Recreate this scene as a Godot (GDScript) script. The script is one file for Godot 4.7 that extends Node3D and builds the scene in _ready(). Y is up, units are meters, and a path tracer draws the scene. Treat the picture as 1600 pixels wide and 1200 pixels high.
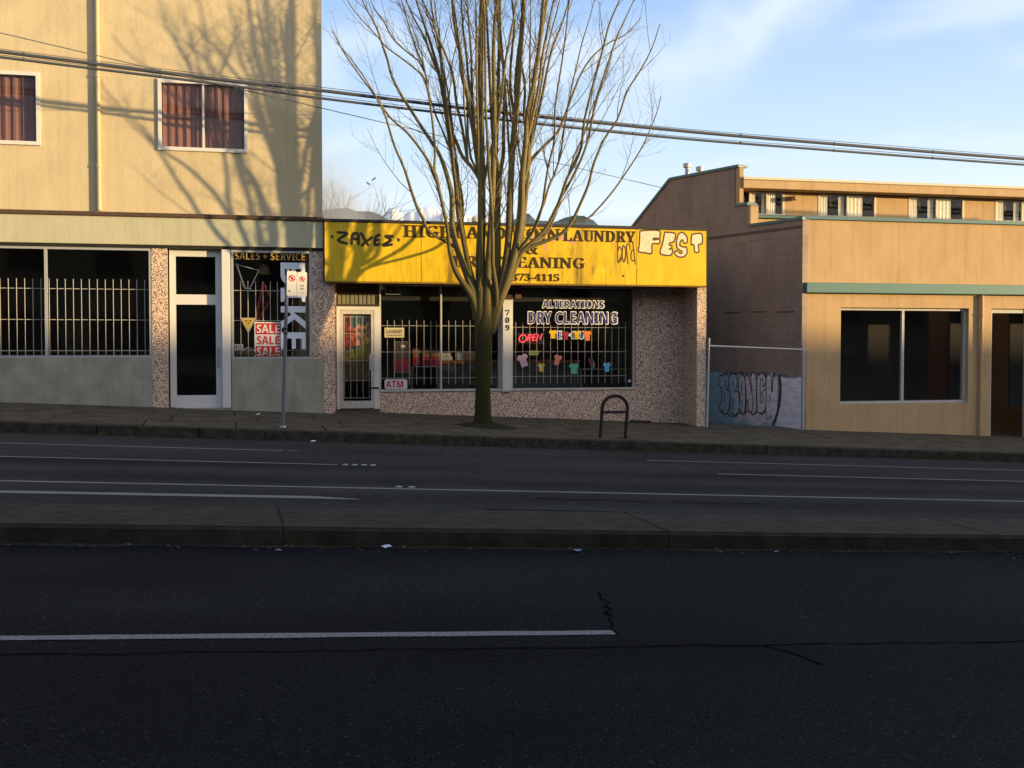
extends Node3D
# A shuttered laundry on a sloping street, late low sun. X runs along the street (downhill to the right), Z towards the viewer.
const TRUNK := [0,-.049,0,.236,.013,.074,0,.189,.026,.309,0,.161,.026,.741,0,.144,.026,1.234,0,.141,.039,1.603,0,.156,.052,1.911,0,.169,.078,2.219,0,.143,.09,2.526,0,.087,.103,2.833,0,.037]
const STEMS := [
	[-.011,1.542,0,.099,-.023,2.218,.007,.105,-.01,2.709,.015,.093,-.022,3.321,.024,.081,.003,3.933,.033,.074,.004,4.666,.042,.068,-.008,5.275,.051,.062,-.02,6.125,.061,.056,-.019,7.095,.07,.052,.007,8.184,.08,.047,.058,9.634,.09,.025,.109,10.599,.1,.012],
	[.064,1.48,0,.112,.077,2.096,.04,.099,.103,2.833,.085,.065,.129,3.447,.133,.057,.154,3.937,.182,.053,.18,4.794,.233,.05,.193,5.526,.285,.045,.181,6.256,.338,.037,.157,7.226,.391,.03,.207,8.198,.445,.025,.258,9.289,.5,.012],
	[.153,1.973,0,.087,.229,2.466,-.029,.074,.318,2.836,-.061,.065,.343,3.573,-.096,.062,.344,4.064,-.131,.06,.382,4.678,-.168,.055,.394,4.984,-.205,.045,.319,5.409,-.243,.035,.281,5.895,-.282,.031,.232,6.988,-.321,.025,.182,8.196,-.36,.019,.158,9.04,-.4,.01],
	[.384,4.734,-.175,.04,.445,5.023,-.225,.037,.508,5.355,-.282,.035,.521,5.784,-.342,.032,.559,6.64,-.405,.027,.509,7.49,-.468,.022,.433,8.213,-.534,.017,.408,8.938,-.6,.01],
	[.178,1.85,0,.087,.28,2.343,.014,.074,.432,2.96,.031,.065,.521,3.577,.048,.062,.546,4.192,.066,.062,.572,4.929,.084,.055,.61,5.543,.103,.052,.686,6.402,.122,.05,.711,7.014,.141,.05,.787,7.872,.16,.042,.837,8.97,.18,.025,.888,9.945,.2,.012],
	[.204,1.911,0,.087,.356,2.467,.036,.069,.521,2.961,.077,.065,.686,3.58,.12,.057,.762,4.198,.164,.052,.762,4.813,.21,.047,.813,5.429,.257,.042,.838,6.043,.304,.037,.991,6.785,.352,.035,1.092,7.647,.401,.03,1.117,8.26,.45,.025,1.193,9.363,.5,.012],
	[.229,2.035,0,.074,.406,2.529,-.014,.062,.61,2.963,-.031,.055,.763,3.397,-.048,.05,.839,3.953,-.066,.045,.915,4.572,-.084,.04,.979,5.312,-.103,.037,1.042,6.175,-.122,.035,1.093,6.913,-.141,.03,1.22,7.533,-.16,.025,1.348,8.276,-.18,.02,1.449,9.139,-.2,.01],
	[.624,3.002,-.032,.045,.801,3.41,.011,.04,1.224,3.814,.061,.036,1.455,4.241,.114,.032,1.533,4.442,.168,.032,1.636,4.792,.224,.025,1.739,5.019,.281,.025,1.895,5.409,.338,.024,1.946,5.944,.397,.022,2.153,6.797,.456,.02,2.282,7.3,.516,.017,2.386,7.752,.577,.016,2.621,8.313,.638,.012,2.777,8.869,.7,.007],
	[1.533,4.442,.168,.025,1.792,4.896,.181,.024,1.999,5.351,.197,.022,2.103,5.728,.213,.021,2.232,6.355,.23,.02,2.414,6.91,.247,.017,2.623,7.543,.264,.015,2.833,8.004,.282,.011,3.017,8.389,.3,.007],
	[.707,3.239,-.042,.04,.865,3.46,.02,.037,1.25,3.616,.091,.035,1.56,3.772,.166,.032,1.741,4,.243,.03,1.897,4.352,.323,.026,2.027,4.705,.403,.025,2.104,5.081,.486,.022,2.287,5.549,.569,.02,2.522,5.92,.653,.017,2.679,6.426,.739,.016,2.89,6.786,.825,.014,3.101,7.197,.912,.011,3.246,7.681,1,.007],
	[1.692,3.938,.222,.02,1.871,4.016,.256,.019,2.054,4.07,.294,.017,2.263,4.275,.335,.017,2.552,4.621,.377,.016,2.816,5.006,.42,.014,3.028,5.34,.464,.012,3.187,5.672,.509,.01,3.346,6.081,.554,.009,3.425,6.412,.6,.006],
	[.956,5.043,-.096,.03,1.068,5.266,-.125,.03,1.325,5.523,-.158,.027,1.583,5.792,-.193,.024,1.738,6.133,-.229,.021,1.919,6.587,-.266,.02,2.1,6.992,-.303,.016,2.335,7.328,-.342,.015,2.676,7.621,-.381,.012,2.993,7.79,-.42,.011,3.205,7.978,-.46,.009,3.417,8.217,-.5,.006],
	[.985,5.391,-.104,.027,1.119,5.933,-.127,.026,1.247,6.43,-.154,.025,1.349,6.927,-.181,.022,1.477,7.426,-.21,.02,1.683,7.93,-.239,.016,1.837,8.432,-.269,.012,1.94,8.931,-.3,.007],
	[.804,5.317,.248,.025,.94,5.925,.255,.025,1.068,6.544,.264,.024,1.144,7.161,.272,.021,1.271,7.781,.281,.019,1.399,8.402,.291,.015,1.475,9.019,.3,.009],
	[-.024,1.849,0,.074,-.124,2.34,.027,.062,-.236,2.609,.057,.057,-.46,2.924,.089,.048,-.572,3.141,.122,.041,-.646,3.408,.156,.033,-.682,3.723,.191,.03,-.743,4.037,.226,.03,-.841,4.422,.262,.029,-.915,4.685,.298,.027,-1.037,4.971,.335,.025,-1.232,5.252,.372,.022,-1.498,5.554,.409,.02,-1.812,5.803,.447,.017,-2.122,6.217,.485,.015,-2.383,6.535,.523,.012,-2.666,6.921,.561,.011,-2.876,7.285,.6,.006],
	[-.815,4.317,.252,.024,-.89,4.71,.255,.022,-.951,4.925,.259,.021,-.938,5.264,.264,.021,-.986,5.779,.268,.02,-1.058,6.293,.272,.019,-1.142,6.768,.277,.017,-1.275,7.071,.281,.016,-1.396,7.422,.286,.014,-1.492,7.749,.291,.011,-1.587,8.076,.295,.009,-1.634,8.428,.3,.006],
	[-.074,2.095,0,.081,-.123,2.463,.004,.072,-.236,2.829,.008,.065,-.373,3.193,.013,.057,-.497,3.532,.018,.052,-.57,3.92,.023,.048,-.57,4.405,.028,.046,-.643,4.742,.033,.04,-.79,5.173,.039,.033,-.938,5.408,.044,.031,-1.133,5.689,.049,.027,-1.351,6.015,.055,.025,-1.508,6.247,.06,.024,-1.713,6.618,.066,.021,-1.796,6.923,.071,.02,-1.879,7.155,.077,.019,-1.998,7.504,.083,.016,-2.164,7.8,.088,.012,-2.282,8.028,.094,.01,-2.376,8.257,.1,.006],
	[-.474,3.471,.017,.035,-.608,3.53,.049,.031,-.744,3.6,.086,.029,-.941,3.693,.125,.027,-1.089,3.823,.166,.027,-1.162,3.99,.207,.03,-1.283,4.204,.249,.027,-1.404,4.525,.292,.025,-1.537,4.905,.336,.022,-1.705,5.258,.38,.02,-1.825,5.612,.424,.019,-1.908,5.846,.469,.016,-2.051,6.101,.515,.015,-2.17,6.286,.561,.012,-2.359,6.56,.607,.011,-2.607,6.854,.653,.009,-2.807,7.054,.7,.006],
	[.002,2.095,0,.062,-.123,2.683,-.013,.055,-.223,3.073,-.028,.048,-.297,3.414,-.045,.045,-.372,3.827,-.061,.043,-.433,4.19,-.078,.043,-.458,4.53,-.095,.042,-.494,4.941,-.113,.04,-.543,5.254,-.131,.037,-.604,5.675,-.149,.035,-.653,6.071,-.167,.032,-.714,6.454,-.186,.03,-.811,6.93,-.205,.027,-.933,7.354,-.223,.024,-1.03,7.66,-.242,.021,-1.127,7.94,-.261,.017,-1.248,8.337,-.281,.012,-1.319,8.688,-.3,.007],
	[.004,4.666,.042,.047,-.058,5.005,.053,.042,-.108,5.271,.066,.04,-.17,5.694,.08,.037,-.244,6.115,.094,.036,-.294,6.354,.108,.035,-.392,6.712,.123,.033,-.441,7.191,.138,.032,-.539,7.667,.153,.029,-.588,8.144,.169,.025,-.66,8.857,.184,.015,-.708,9.451,.2,.007],
	[-.007,4.728,.044,.035,-.171,5.001,-.007,.033,-.345,5.213,-.066,.032,-.444,5.476,-.127,.03,-.53,5.739,-.191,.027,-.603,6.218,-.257,.025,-.689,6.636,-.323,.024,-.836,7.024,-.391,.022,-1.03,7.564,-.46,.019,-1.224,7.934,-.53,.015,-1.369,8.328,-.6,.009],
	[-1.127,6.681,.276,.016,-1.227,6.907,.197,.015,-1.3,6.998,.107,.015,-1.469,7.155,.012,.014,-1.638,7.336,-.086,.014,-1.734,7.52,-.187,.012,-1.817,7.728,-.29,.011,-1.924,7.911,-.394,.01,-2.043,8.163,-.5,.006],
	[-1.058,6.293,.272,.019,-1.155,6.599,.295,.017,-1.373,6.779,.322,.015,-1.639,6.955,.35,.014,-1.879,7.108,.378,.012,-2.046,7.288,.408,.011,-2.237,7.465,.438,.01,-2.473,7.709,.469,.009,-2.661,8.003,.5,.006],
	[-.458,4.53,-.095,.027,-.519,4.989,-.126,.027,-.531,5.436,-.162,.026,-.616,5.976,-.199,.025,-.677,6.456,-.238,.024,-.713,6.935,-.277,.021,-.761,7.413,-.317,.02,-.858,7.886,-.358,.016,-.931,8.479,-.4,.01],
	[-.25,5.098,-.033,.027,-.369,5.746,.011,.025,-.492,6.224,.061,.024,-.566,6.703,.114,.022,-.737,7.126,.169,.021,-.884,7.405,.225,.019,-1.03,7.755,.282,.016,-1.248,8.099,.341,.012,-1.345,8.33,.4,.007],
	[.567,4.795,.081,.032,.635,5.422,.048,.03,.648,6.034,.01,.027,.584,6.52,-.03,.025,.61,7.131,-.071,.022,.686,7.744,-.113,.02,.648,8.228,-.156,.016,.61,8.832,-.2,.009],
	[.004,4.533,.04,.032,.13,5.158,.13,.029,.256,5.712,.232,.025,.332,6.385,.339,.022,.382,6.996,.451,.02,.483,7.61,.565,.016,.559,8.222,.682,.012,.61,8.711,.8,.007],
	[-.136,5.463,.072,.025,-.17,5.997,.076,.024,-.194,6.48,.081,.022,-.206,7.084,.085,.02,-.255,7.685,.09,.017,-.291,8.164,.095,.014,-.315,8.643,.1,.007],
	[.762,4.589,.193,.032,.89,5.038,.088,.03,.94,5.495,-.032,.027,.889,6.045,-.158,.025,.94,6.66,-.289,.022,.889,7.269,-.424,.02,.99,7.885,-.561,.016,1.041,8.499,-.7,.01]]
const BRANCH := [
	[137,34,118,39,111,60,123,93,138,97],
	[137,38,167,25,190,41,188,83,171,104,197,108,199,157,191,204,169,224,149,218,142,202,129,219,119,194,129,169,138,152,136,97],
	[164,59,164,92],
	[160,126,163,167],
	[198,216,204,149,193,91,194,37,225,22,252,36,254,81,239,110,271,113,276,171,259,221,233,231,220,210,204,228],
	[224,57,223,90],
	[223,148,220,198],
	[278,208,271,146,261,81,270,31,289,18,308,38,315,104,315,169,306,218,290,203,278,212],
	[284,64,290,121],
	[290,154,293,186],
	[316,206,321,120,311,55,320,26,339,38,355,86,371,158,359,208,340,196,331,144,322,209],
	[359,208,375,215,396,202,395,117,394,53,379,17,363,21,354,50,364,102],
	[402,201,398,101,400,36,430,14,457,31,458,67,443,83,440,51,424,48,422,108,426,156,444,147,434,112,461,95,462,170,438,204,414,205],
	[462,202,464,106,463,39,481,18,499,38,501,97,508,97,511,34,525,19,546,45,547,135,533,238,510,240,498,216,474,236,462,206],
	[488,122,491,153],
	[142,219,162,226,182,221,208,232,233,228,265,212,303,219,340,200,371,217,396,202,438,212,456,195]]
const BRANCH_EDGE := [554,25,562,79,558,142,545,194,525,235,513,255]
const TAG_A := [
	[54,43,89,47,54,74,88,87],
	[108,87,112,50,134,48,136,90],
	[110,69,134,67],
	[146,44,175,92],
	[191,59,149,93],
	[222,49,204,59,202,90,220,86],
	[207,70,218,69],
	[274,54,245,55,266,69,236,91,272,87],
	[30,60,32,64],
	[297,65,298,70]]
const TAG_B := [
	[1237,60,1239,144,1257,100,1245,77,1239,95],
	[1239,144,1254,129,1260,74,1271,83,1273,123,1264,141,1257,115,1260,77],
	[1267,141,1276,100,1279,68,1291,68,1293,88],
	[1276,74,1284,149],
	[1305,56,1317,151],
	[1312,91,1300,94,1297,123,1306,137,1316,128]]
const TAG_C := [
	[1337,9,1380,4,1425,6,1429,30,1426,38,1400,38,1399,45,1426,42,1425,61,1394,63,1391,102,1362,101,1331,95,1335,64],
	[1450,11,1498,16,1493,49,1473,58,1472,67,1483,67,1481,79,1470,83,1486,83,1478,109,1430,102,1442,53],
	[1513,17,1531,10,1550,25,1554,51,1540,57,1532,43,1523,49,1520,66,1536,73,1551,74,1552,101,1533,116,1508,113,1494,96,1508,90,1523,101,1530,92,1508,78,1504,49],
	[1573,18,1619,14,1623,55,1605,62,1608,91,1589,93,1584,62,1572,61]]
const RIDGE_WEST := [-2.792,0.1032,-0.496,0.1079,2.14,0.1075,3.928,0.1103,5.13,0.1112,5.946,0.1122,6.947,0.1116,7.343,0.1096,7.616,0.1065,8.165,0.1007,9.082,0.09442]
const RIDGE_SNOW := [6.337,0.09927,7.25,0.1053,7.556,0.108,7.922,0.1124,8.228,0.1114,8.533,0.1096,8.717,0.1125,9.023,0.111,9.299,0.1142,9.637,0.1137,9.913,0.1122,10.25,0.1106,10.62,0.1107,11.23,0.1091,11.94,0.1086,12.77,0.1081,13.39,0.106,14.63,0.1022]
const RIDGE_EAST := [13.08,0.09794,13.7,0.1038,14.07,0.1076,14.38,0.1089,14.53,0.1076,14.84,0.1028,15.12,0.1033,15.7,0.1032,16.17,0.1064,16.47,0.108,16.75,0.1088,17.15,0.1069,17.61,0.1031,17.89,0.09875,18.62,0.09438,19.85,0.08885]

const SLOPE := -0.049
const SUN_AZ := 60.0
const SUN_EL := 5.0
var M := {}
var rng := RandomNumberGenerator.new()
var used := {}


class MB:
	var v := PackedVector3Array()
	var n := PackedVector3Array()
	var c := PackedColorArray()
	var t := PackedVector2Array()
	var ix := PackedInt32Array()
	var col := Color.WHITE

	func quad(a: Vector3, b: Vector3, d: Vector3, e: Vector3, uv: Array = []) -> void:
		# corners counter-clockwise seen from the front
		var k := v.size()
		var nn := (d - a).cross(e - b)
		nn = nn.normalized()
		for p in [a, b, d, e]:
			v.append(p)
			n.append(nn)
			c.append(col)
		for i in 4:
			t.append(uv[i] if uv.size() == 4 else Vector2(i % 2, i / 2))
		for i in [0, 2, 1, 0, 3, 2]:
			ix.append(k + i)

	func tri(a: Vector3, b: Vector3, d: Vector3) -> void:
		var k := v.size()
		var nn := (b - a).cross(d - a).normalized()
		for p in [a, b, d]:
			v.append(p)
			n.append(nn)
			c.append(col)
			t.append(Vector2.ZERO)
		for i in [0, 2, 1]:
			ix.append(k + i)

	func hexa(p: Array) -> void:
		# p: bottom 0..3 counter-clockwise seen from above, top 4..7 above them
		quad(p[4], p[5], p[6], p[7])
		quad(p[3], p[2], p[1], p[0])
		for i in 4:
			var j := (i + 1) % 4
			quad(p[i], p[j], p[4 + j], p[4 + i])

	func box(a: Vector3, b: Vector3) -> void:
		var lo := Vector3(minf(a.x, b.x), minf(a.y, b.y), minf(a.z, b.z))
		var hi := Vector3(maxf(a.x, b.x), maxf(a.y, b.y), maxf(a.z, b.z))
		hexa([Vector3(lo.x, lo.y, hi.z), Vector3(hi.x, lo.y, hi.z), Vector3(hi.x, lo.y, lo.z), Vector3(lo.x, lo.y, lo.z),
			Vector3(lo.x, hi.y, hi.z), Vector3(hi.x, hi.y, hi.z), Vector3(hi.x, hi.y, lo.z), Vector3(lo.x, hi.y, lo.z)])

	func cbox(a: Vector3, b: Vector3, ch := 0.006) -> void:
		# a box with chamfered edges
		var lo := Vector3(minf(a.x, b.x), minf(a.y, b.y), minf(a.z, b.z))
		var hi := Vector3(maxf(a.x, b.x), maxf(a.y, b.y), maxf(a.z, b.z))
		var m := (lo + hi) / 2.0
		var h := (hi - lo) / 2.0
		ch = minf(ch, 0.45 * minf(h.x, minf(h.y, h.z)))
		var corner := func(s: Vector3, axis: int) -> Vector3:
			var q := h - Vector3.ONE * ch
			q[axis] = h[axis]
			return m + q * s
		for axis in 3:
			var u := (axis + 1) % 3
			var w := (axis + 2) % 3
			for sg in [-1.0, 1.0]:
				var r := []
				for k in [[-1, -1], [1, -1], [1, 1], [-1, 1]]:
					var s := Vector3.ZERO
					s[axis] = sg
					s[u] = k[0]
					s[w] = k[1]
					r.append(corner.call(s, axis))
				if sg > 0:
					quad(r[0], r[1], r[2], r[3])
				else:
					quad(r[3], r[2], r[1], r[0])
			# the four edges that run along this axis, between the faces u and w
			for k in [[-1, -1], [1, -1], [1, 1], [-1, 1]]:
				var s0 := Vector3.ZERO
				s0[u] = k[0]
				s0[w] = k[1]
				var s1 := s0
				s0[axis] = -1
				s1[axis] = 1
				var a0: Vector3 = corner.call(s0, u)
				var a1: Vector3 = corner.call(s1, u)
				var b0: Vector3 = corner.call(s0, w)
				var b1: Vector3 = corner.call(s1, w)
				if k[0] * k[1] > 0:
					quad(a0, b0, b1, a1)
				else:
					quad(a1, b1, b0, a0)
		for sx in [-1.0, 1.0]:
			for sy in [-1.0, 1.0]:
				for sz in [-1.0, 1.0]:
					var s := Vector3(sx, sy, sz)
					if sx * sy * sz > 0:
						tri(corner.call(s, 0), corner.call(s, 1), corner.call(s, 2))
					else:
						tri(corner.call(s, 2), corner.call(s, 1), corner.call(s, 0))

	func tube(p: PackedVector3Array, r: PackedFloat32Array, sides: int, closed := false, ovals := 1.0) -> void:
		var k := v.size()
		var m := p.size()
		var side := Vector3.ZERO
		for i in m:
			var tan := (p[mini(i + 1, m - 1)] - p[maxi(i - 1, 0)]).normalized()
			if i == 0:
				side = tan.cross(Vector3(0.31, 0.17, 0.93)).normalized()
			side = (side - tan * side.dot(tan)).normalized()
			var other := tan.cross(side)
			for j in sides:
				var a := TAU * j / sides
				var q := side * cos(a) + other * sin(a)
				v.append(p[i] + q * r[i])
				n.append(q)
				c.append(col)
				t.append(Vector2(float(j) / sides, i))
		for i in m - 1:
			for j in sides:
				var a := k + i * sides + j
				var b := k + i * sides + (j + 1) % sides
				for q in [a, a + sides, b, b, a + sides, b + sides]:
					ix.append(q)
		if closed:
			for e in [0, m - 1]:
				var cc := v.size()
				var nn := (p[e] - p[1 if e == 0 else e - 1]).normalized()
				for j in sides:
					v.append(v[k + e * sides + j])
					n.append(nn)
					c.append(col)
					t.append(Vector2.ZERO)
				for j in range(1, sides - 1):
					for q in ([cc, cc + j, cc + j + 1] if e == 0 else [cc, cc + j + 1, cc + j]):
						ix.append(q)

	func rod(a: Vector3, b: Vector3, r: float, sides := 8) -> void:
		tube(PackedVector3Array([a, b]), PackedFloat32Array([r, r]), sides, true)

	func bar(a: Vector3, b: Vector3, r: float) -> void:
		rod(a, b, r, 5)

	func ball(o: Vector3, r: Vector3, rows := 8, cols := 12) -> void:
		var k := v.size()
		for i in rows + 1:
			var f := PI * i / rows
			for j in cols:
				var a := TAU * j / cols
				var q := Vector3(sin(f) * cos(a), cos(f), sin(f) * sin(a))
				v.append(o + q * r)
				n.append((q / r).normalized())
				c.append(col)
				t.append(Vector2.ZERO)
		for i in rows:
			for j in cols:
				var a := k + i * cols + j
				var b := k + i * cols + (j + 1) % cols
				for q in [a, b, a + cols, b, b + cols, a + cols]:
					ix.append(q)

	func lathe(o: Vector3, prof: Array, cols := 16) -> void:
		# prof: [radius, height] pairs from the bottom up
		for i in prof.size() - 1:
			for j in cols:
				var a := TAU * j / cols
				var b := TAU * (j + 1) / cols
				var p: Array = prof[i]
				var q: Array = prof[i + 1]
				var ra := Vector3(sin(a), 0, cos(a))
				var rb := Vector3(sin(b), 0, cos(b))
				quad(o + ra * p[0] + Vector3.UP * p[1], o + rb * p[0] + Vector3.UP * p[1], o + rb * q[0] + Vector3.UP * q[1], o + ra * q[0] + Vector3.UP * q[1])

	func prism(poly: PackedVector2Array, z0: float, z1: float) -> void:
		var q := poly
		if Geometry2D.is_polygon_clockwise(q):
			q = q.duplicate()
			q.reverse()
		var f := Geometry2D.triangulate_polygon(q)
		for i in range(0, f.size(), 3):
			var a := q[f[i]]
			var b := q[f[i + 1]]
			var d := q[f[i + 2]]
			if (b - a).cross(d - a) < 0:
				var s := b
				b = d
				d = s
			tri(Vector3(a.x, a.y, z1), Vector3(b.x, b.y, z1), Vector3(d.x, d.y, z1))
			tri(Vector3(a.x, a.y, z0), Vector3(d.x, d.y, z0), Vector3(b.x, b.y, z0))
		for i in q.size():
			var a := q[i]
			var b := q[(i + 1) % q.size()]
			quad(Vector3(a.x, a.y, z0), Vector3(b.x, b.y, z0), Vector3(b.x, b.y, z1), Vector3(a.x, a.y, z1))

	func pierced(x0: float, x1: float, y0: float, y1: float, z0: float, z1: float, holes: Array) -> void:
		# a slab in the XY plane with rectangular holes [x0, x1, y0, y1]
		var xs := [x0, x1]
		var ys := [y0, y1]
		for h in holes:
			for k in [h[0], h[1]]:
				if k > x0 and k < x1 and not xs.has(k):
					xs.append(k)
			for k in [h[2], h[3]]:
				if k > y0 and k < y1 and not ys.has(k):
					ys.append(k)
		xs.sort()
		ys.sort()
		var solid := func(i: int, j: int) -> bool:
			if i < 0 or j < 0 or i >= xs.size() - 1 or j >= ys.size() - 1:
				return false
			var mx: float = (xs[i] + xs[i + 1]) / 2
			var my: float = (ys[j] + ys[j + 1]) / 2
			for h in holes:
				if mx > h[0] and mx < h[1] and my > h[2] and my < h[3]:
					return false
			return true
		for i in xs.size() - 1:
			for j in ys.size() - 1:
				if not solid.call(i, j):
					continue
				var a: float = xs[i]
				var b: float = xs[i + 1]
				var d: float = ys[j]
				var e: float = ys[j + 1]
				quad(Vector3(a, d, z1), Vector3(b, d, z1), Vector3(b, e, z1), Vector3(a, e, z1))
				quad(Vector3(b, d, z0), Vector3(a, d, z0), Vector3(a, e, z0), Vector3(b, e, z0))
				if not solid.call(i - 1, j):
					quad(Vector3(a, d, z0), Vector3(a, d, z1), Vector3(a, e, z1), Vector3(a, e, z0))
				if not solid.call(i + 1, j):
					quad(Vector3(b, d, z1), Vector3(b, d, z0), Vector3(b, e, z0), Vector3(b, e, z1))
				if not solid.call(i, j - 1):
					quad(Vector3(a, d, z0), Vector3(b, d, z0), Vector3(b, d, z1), Vector3(a, d, z1))
				if not solid.call(i, j + 1):
					quad(Vector3(a, e, z1), Vector3(b, e, z1), Vector3(b, e, z0), Vector3(a, e, z0))

	func frame(x0: float, x1: float, y0: float, y1: float, z0: float, z1: float, w: float) -> void:
		pierced(x0, x1, y0, y1, z0, z1, [[x0 + w, x1 - w, y0 + w, y1 - w]])

	func mesh(m: Material) -> ArrayMesh:
		var a := []
		a.resize(Mesh.ARRAY_MAX)
		a[Mesh.ARRAY_VERTEX] = v
		a[Mesh.ARRAY_NORMAL] = n
		a[Mesh.ARRAY_COLOR] = c
		a[Mesh.ARRAY_TEX_UV] = t
		a[Mesh.ARRAY_INDEX] = ix
		var r := ArrayMesh.new()
		r.add_surface_from_arrays(Mesh.PRIMITIVE_TRIANGLES, a)
		r.surface_set_material(0, m)
		return r


# ---------------------------------------------------------------- helpers
func gy(x: float) -> float:
	return SLOPE * clampf(x, -70.0, 70.0)


func sy(x: float, z: float) -> float:
	return gy(x) + 0.17 + (4.85 - z) * 0.022


func uname(s: String) -> String:
	if not used.has(s):
		used[s] = 0
		return s
	used[s] += 1
	return "%s_%03d" % [s, used[s]]


func tag(o: Node, label: String, category: String, group := "", kind := "") -> void:
	if label:
		o.set_meta("label", label)
	if category:
		o.set_meta("category", category)
	if group:
		o.set_meta("group", group)
	if kind:
		o.set_meta("kind", kind)


func thing(called: String, label: String, category: String, at := Vector3.ZERO, group := "") -> Node3D:
	var o := Node3D.new()
	o.name = uname(called)
	add_child(o)
	o.position = at
	tag(o, label, category, group)
	return o


func part(parent: Node, called: String, mb: MB, m: Material, at := Vector3.ZERO) -> MeshInstance3D:
	return part_mesh(parent, called, mb.mesh(m), at)


func part_mesh(parent: Node, called: String, mesh: Mesh, at := Vector3.ZERO) -> MeshInstance3D:
	var o := MeshInstance3D.new()
	var k := 0
	var s := called
	while parent.has_node(s):
		k += 1
		s = "%s_%03d" % [called, k]
	o.name = s
	o.mesh = mesh
	o.position = at
	parent.add_child(o)
	return o


func single(called: String, mb: MB, m: Material, label: String, category: String, at := Vector3.ZERO, group := "") -> MeshInstance3D:
	var o := part_mesh(self, uname(called), mb.mesh(m), at)
	tag(o, label, category, group)
	return o


func struct(called: String, mb: MB, m: Material, at := Vector3.ZERO) -> MeshInstance3D:
	var o := part_mesh(self, uname(called), mb.mesh(m), at)
	o.set_meta("kind", "structure")
	return o


func L(r: float, g: float, b: float) -> Color:
	return Color(r, g, b).linear_to_srgb()


func mat(r: float, g: float, b: float, rough := 0.8, metal := 0.0, spec := 0.4) -> StandardMaterial3D:
	var m := StandardMaterial3D.new()
	m.albedo_color = L(r, g, b)
	m.roughness = rough
	m.metallic = metal
	m.metallic_specular = spec
	return m


func ramp(stops: Array) -> Gradient:
	var g := Gradient.new()
	var o := PackedFloat32Array()
	var c := PackedColorArray()
	for s in stops:
		o.append(s[0])
		c.append(L(s[1], s[2], s[3]))
	g.offsets = o
	g.colors = c
	return g


func noise(seed_: int, freq: float, oct := 4, kind := FastNoiseLite.TYPE_SIMPLEX_SMOOTH) -> FastNoiseLite:
	var f := FastNoiseLite.new()
	f.seed = seed_
	f.frequency = freq
	f.noise_type = kind
	f.fractal_type = FastNoiseLite.FRACTAL_FBM
	f.fractal_octaves = oct
	return f


func noise_tex(f: FastNoiseLite, stops: Array, size := 512, relief := false) -> NoiseTexture2D:
	var t := NoiseTexture2D.new()
	t.width = size
	t.height = size
	t.seamless = true
	t.noise = f
	if relief:
		t.as_normal_map = true
		t.bump_strength = 4.0
	else:
		t.color_ramp = ramp(stops)
	return t


# a rough surface with a mottled colour; across = metres that one tile of the texture covers
func mottled(seed_: int, freq: float, stops: Array, across: float, rough := 0.85, oct := 5, bumps := 0.0, local := false) -> StandardMaterial3D:
	var m := mat(1, 1, 1, rough, 0.0, 0.3)
	m.albedo_texture = noise_tex(noise(seed_, freq, oct), stops, 1024)
	m.uv1_triplanar = true
	m.uv1_world_triplanar = not local
	m.uv1_scale = Vector3.ONE / across
	if bumps > 0:
		m.normal_enabled = true
		m.normal_texture = noise_tex(noise(seed_ + 50, freq * 3, 4), [], 512, true)
		m.normal_scale = bumps
	return m


func picture(img: Image, rough := 0.6) -> StandardMaterial3D:
	var m := mat(1, 1, 1, rough, 0.0, 0.3)
	m.albedo_texture = ImageTexture.create_from_image(img)
	return m


func glow(r: float, g: float, b: float, e: float) -> StandardMaterial3D:
	var m := mat(r * 0.5, g * 0.5, b * 0.5, 0.5)
	m.emission_enabled = true
	m.emission = L(r, g, b)
	m.emission_energy_multiplier = e
	return m


func glass(alpha := 0.05, tint := 0.012) -> StandardMaterial3D:
	var m := mat(tint, tint * 1.1, tint * 1.1, 0.03, 0.0, 0.28)
	m.transparency = BaseMaterial3D.TRANSPARENCY_ALPHA
	m.albedo_color.a = alpha
	return m


func text_mesh(s: String, font: String, weight: int, cx: float, cy: float, w: float, h: float, z0: float, z1: float, m: Material, turn := 0.0, lean := 0.0, grow := 0.0) -> ArrayMesh:
	var f := SystemFont.new()
	f.font_names = PackedStringArray([font])
	f.font_weight = weight
	var tm := TextMesh.new()
	tm.text = s
	tm.font = f
	tm.font_size = 48
	tm.pixel_size = 0.01
	tm.depth = 0.1
	tm.curve_step = 1.0
	var b := tm.get_aabb()
	var st := SurfaceTool.new()
	st.begin(Mesh.PRIMITIVE_TRIANGLES)
	var base := Transform3D(Basis.IDENTITY, -b.get_center())
	var sc := Basis(Vector3(w / b.size.x, 0, 0), Vector3(lean * h / b.size.y, h / b.size.y, 0), Vector3(0, 0, (z1 - z0) / 0.1))
	var shifts := [Vector3.ZERO]
	if grow > 0:
		shifts = []
		for k in 8:
			shifts.append(Vector3(cos(TAU * k / 8) * grow, sin(TAU * k / 8) * grow, -0.0004 * k))
	for sh in shifts:
		st.append_from(tm, 0, Transform3D(Basis(Vector3.BACK, turn), Vector3(cx, cy, (z0 + z1) / 2) + sh) * Transform3D(sc, Vector3.ZERO) * base)
	var r := st.commit()
	r.surface_set_material(0, m)
	return r


func text(parent: Node, called: String, s: String, font: String, weight: int, cx: float, cy: float, w: float, h: float, z0: float, z1: float, m: Material, turn := 0.0, lean := 0.0, grow := 0.0) -> MeshInstance3D:
	return part_mesh(parent, called, text_mesh(s, font, weight, cx, cy, w, h, z0, z1, m, turn, lean, grow))


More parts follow.
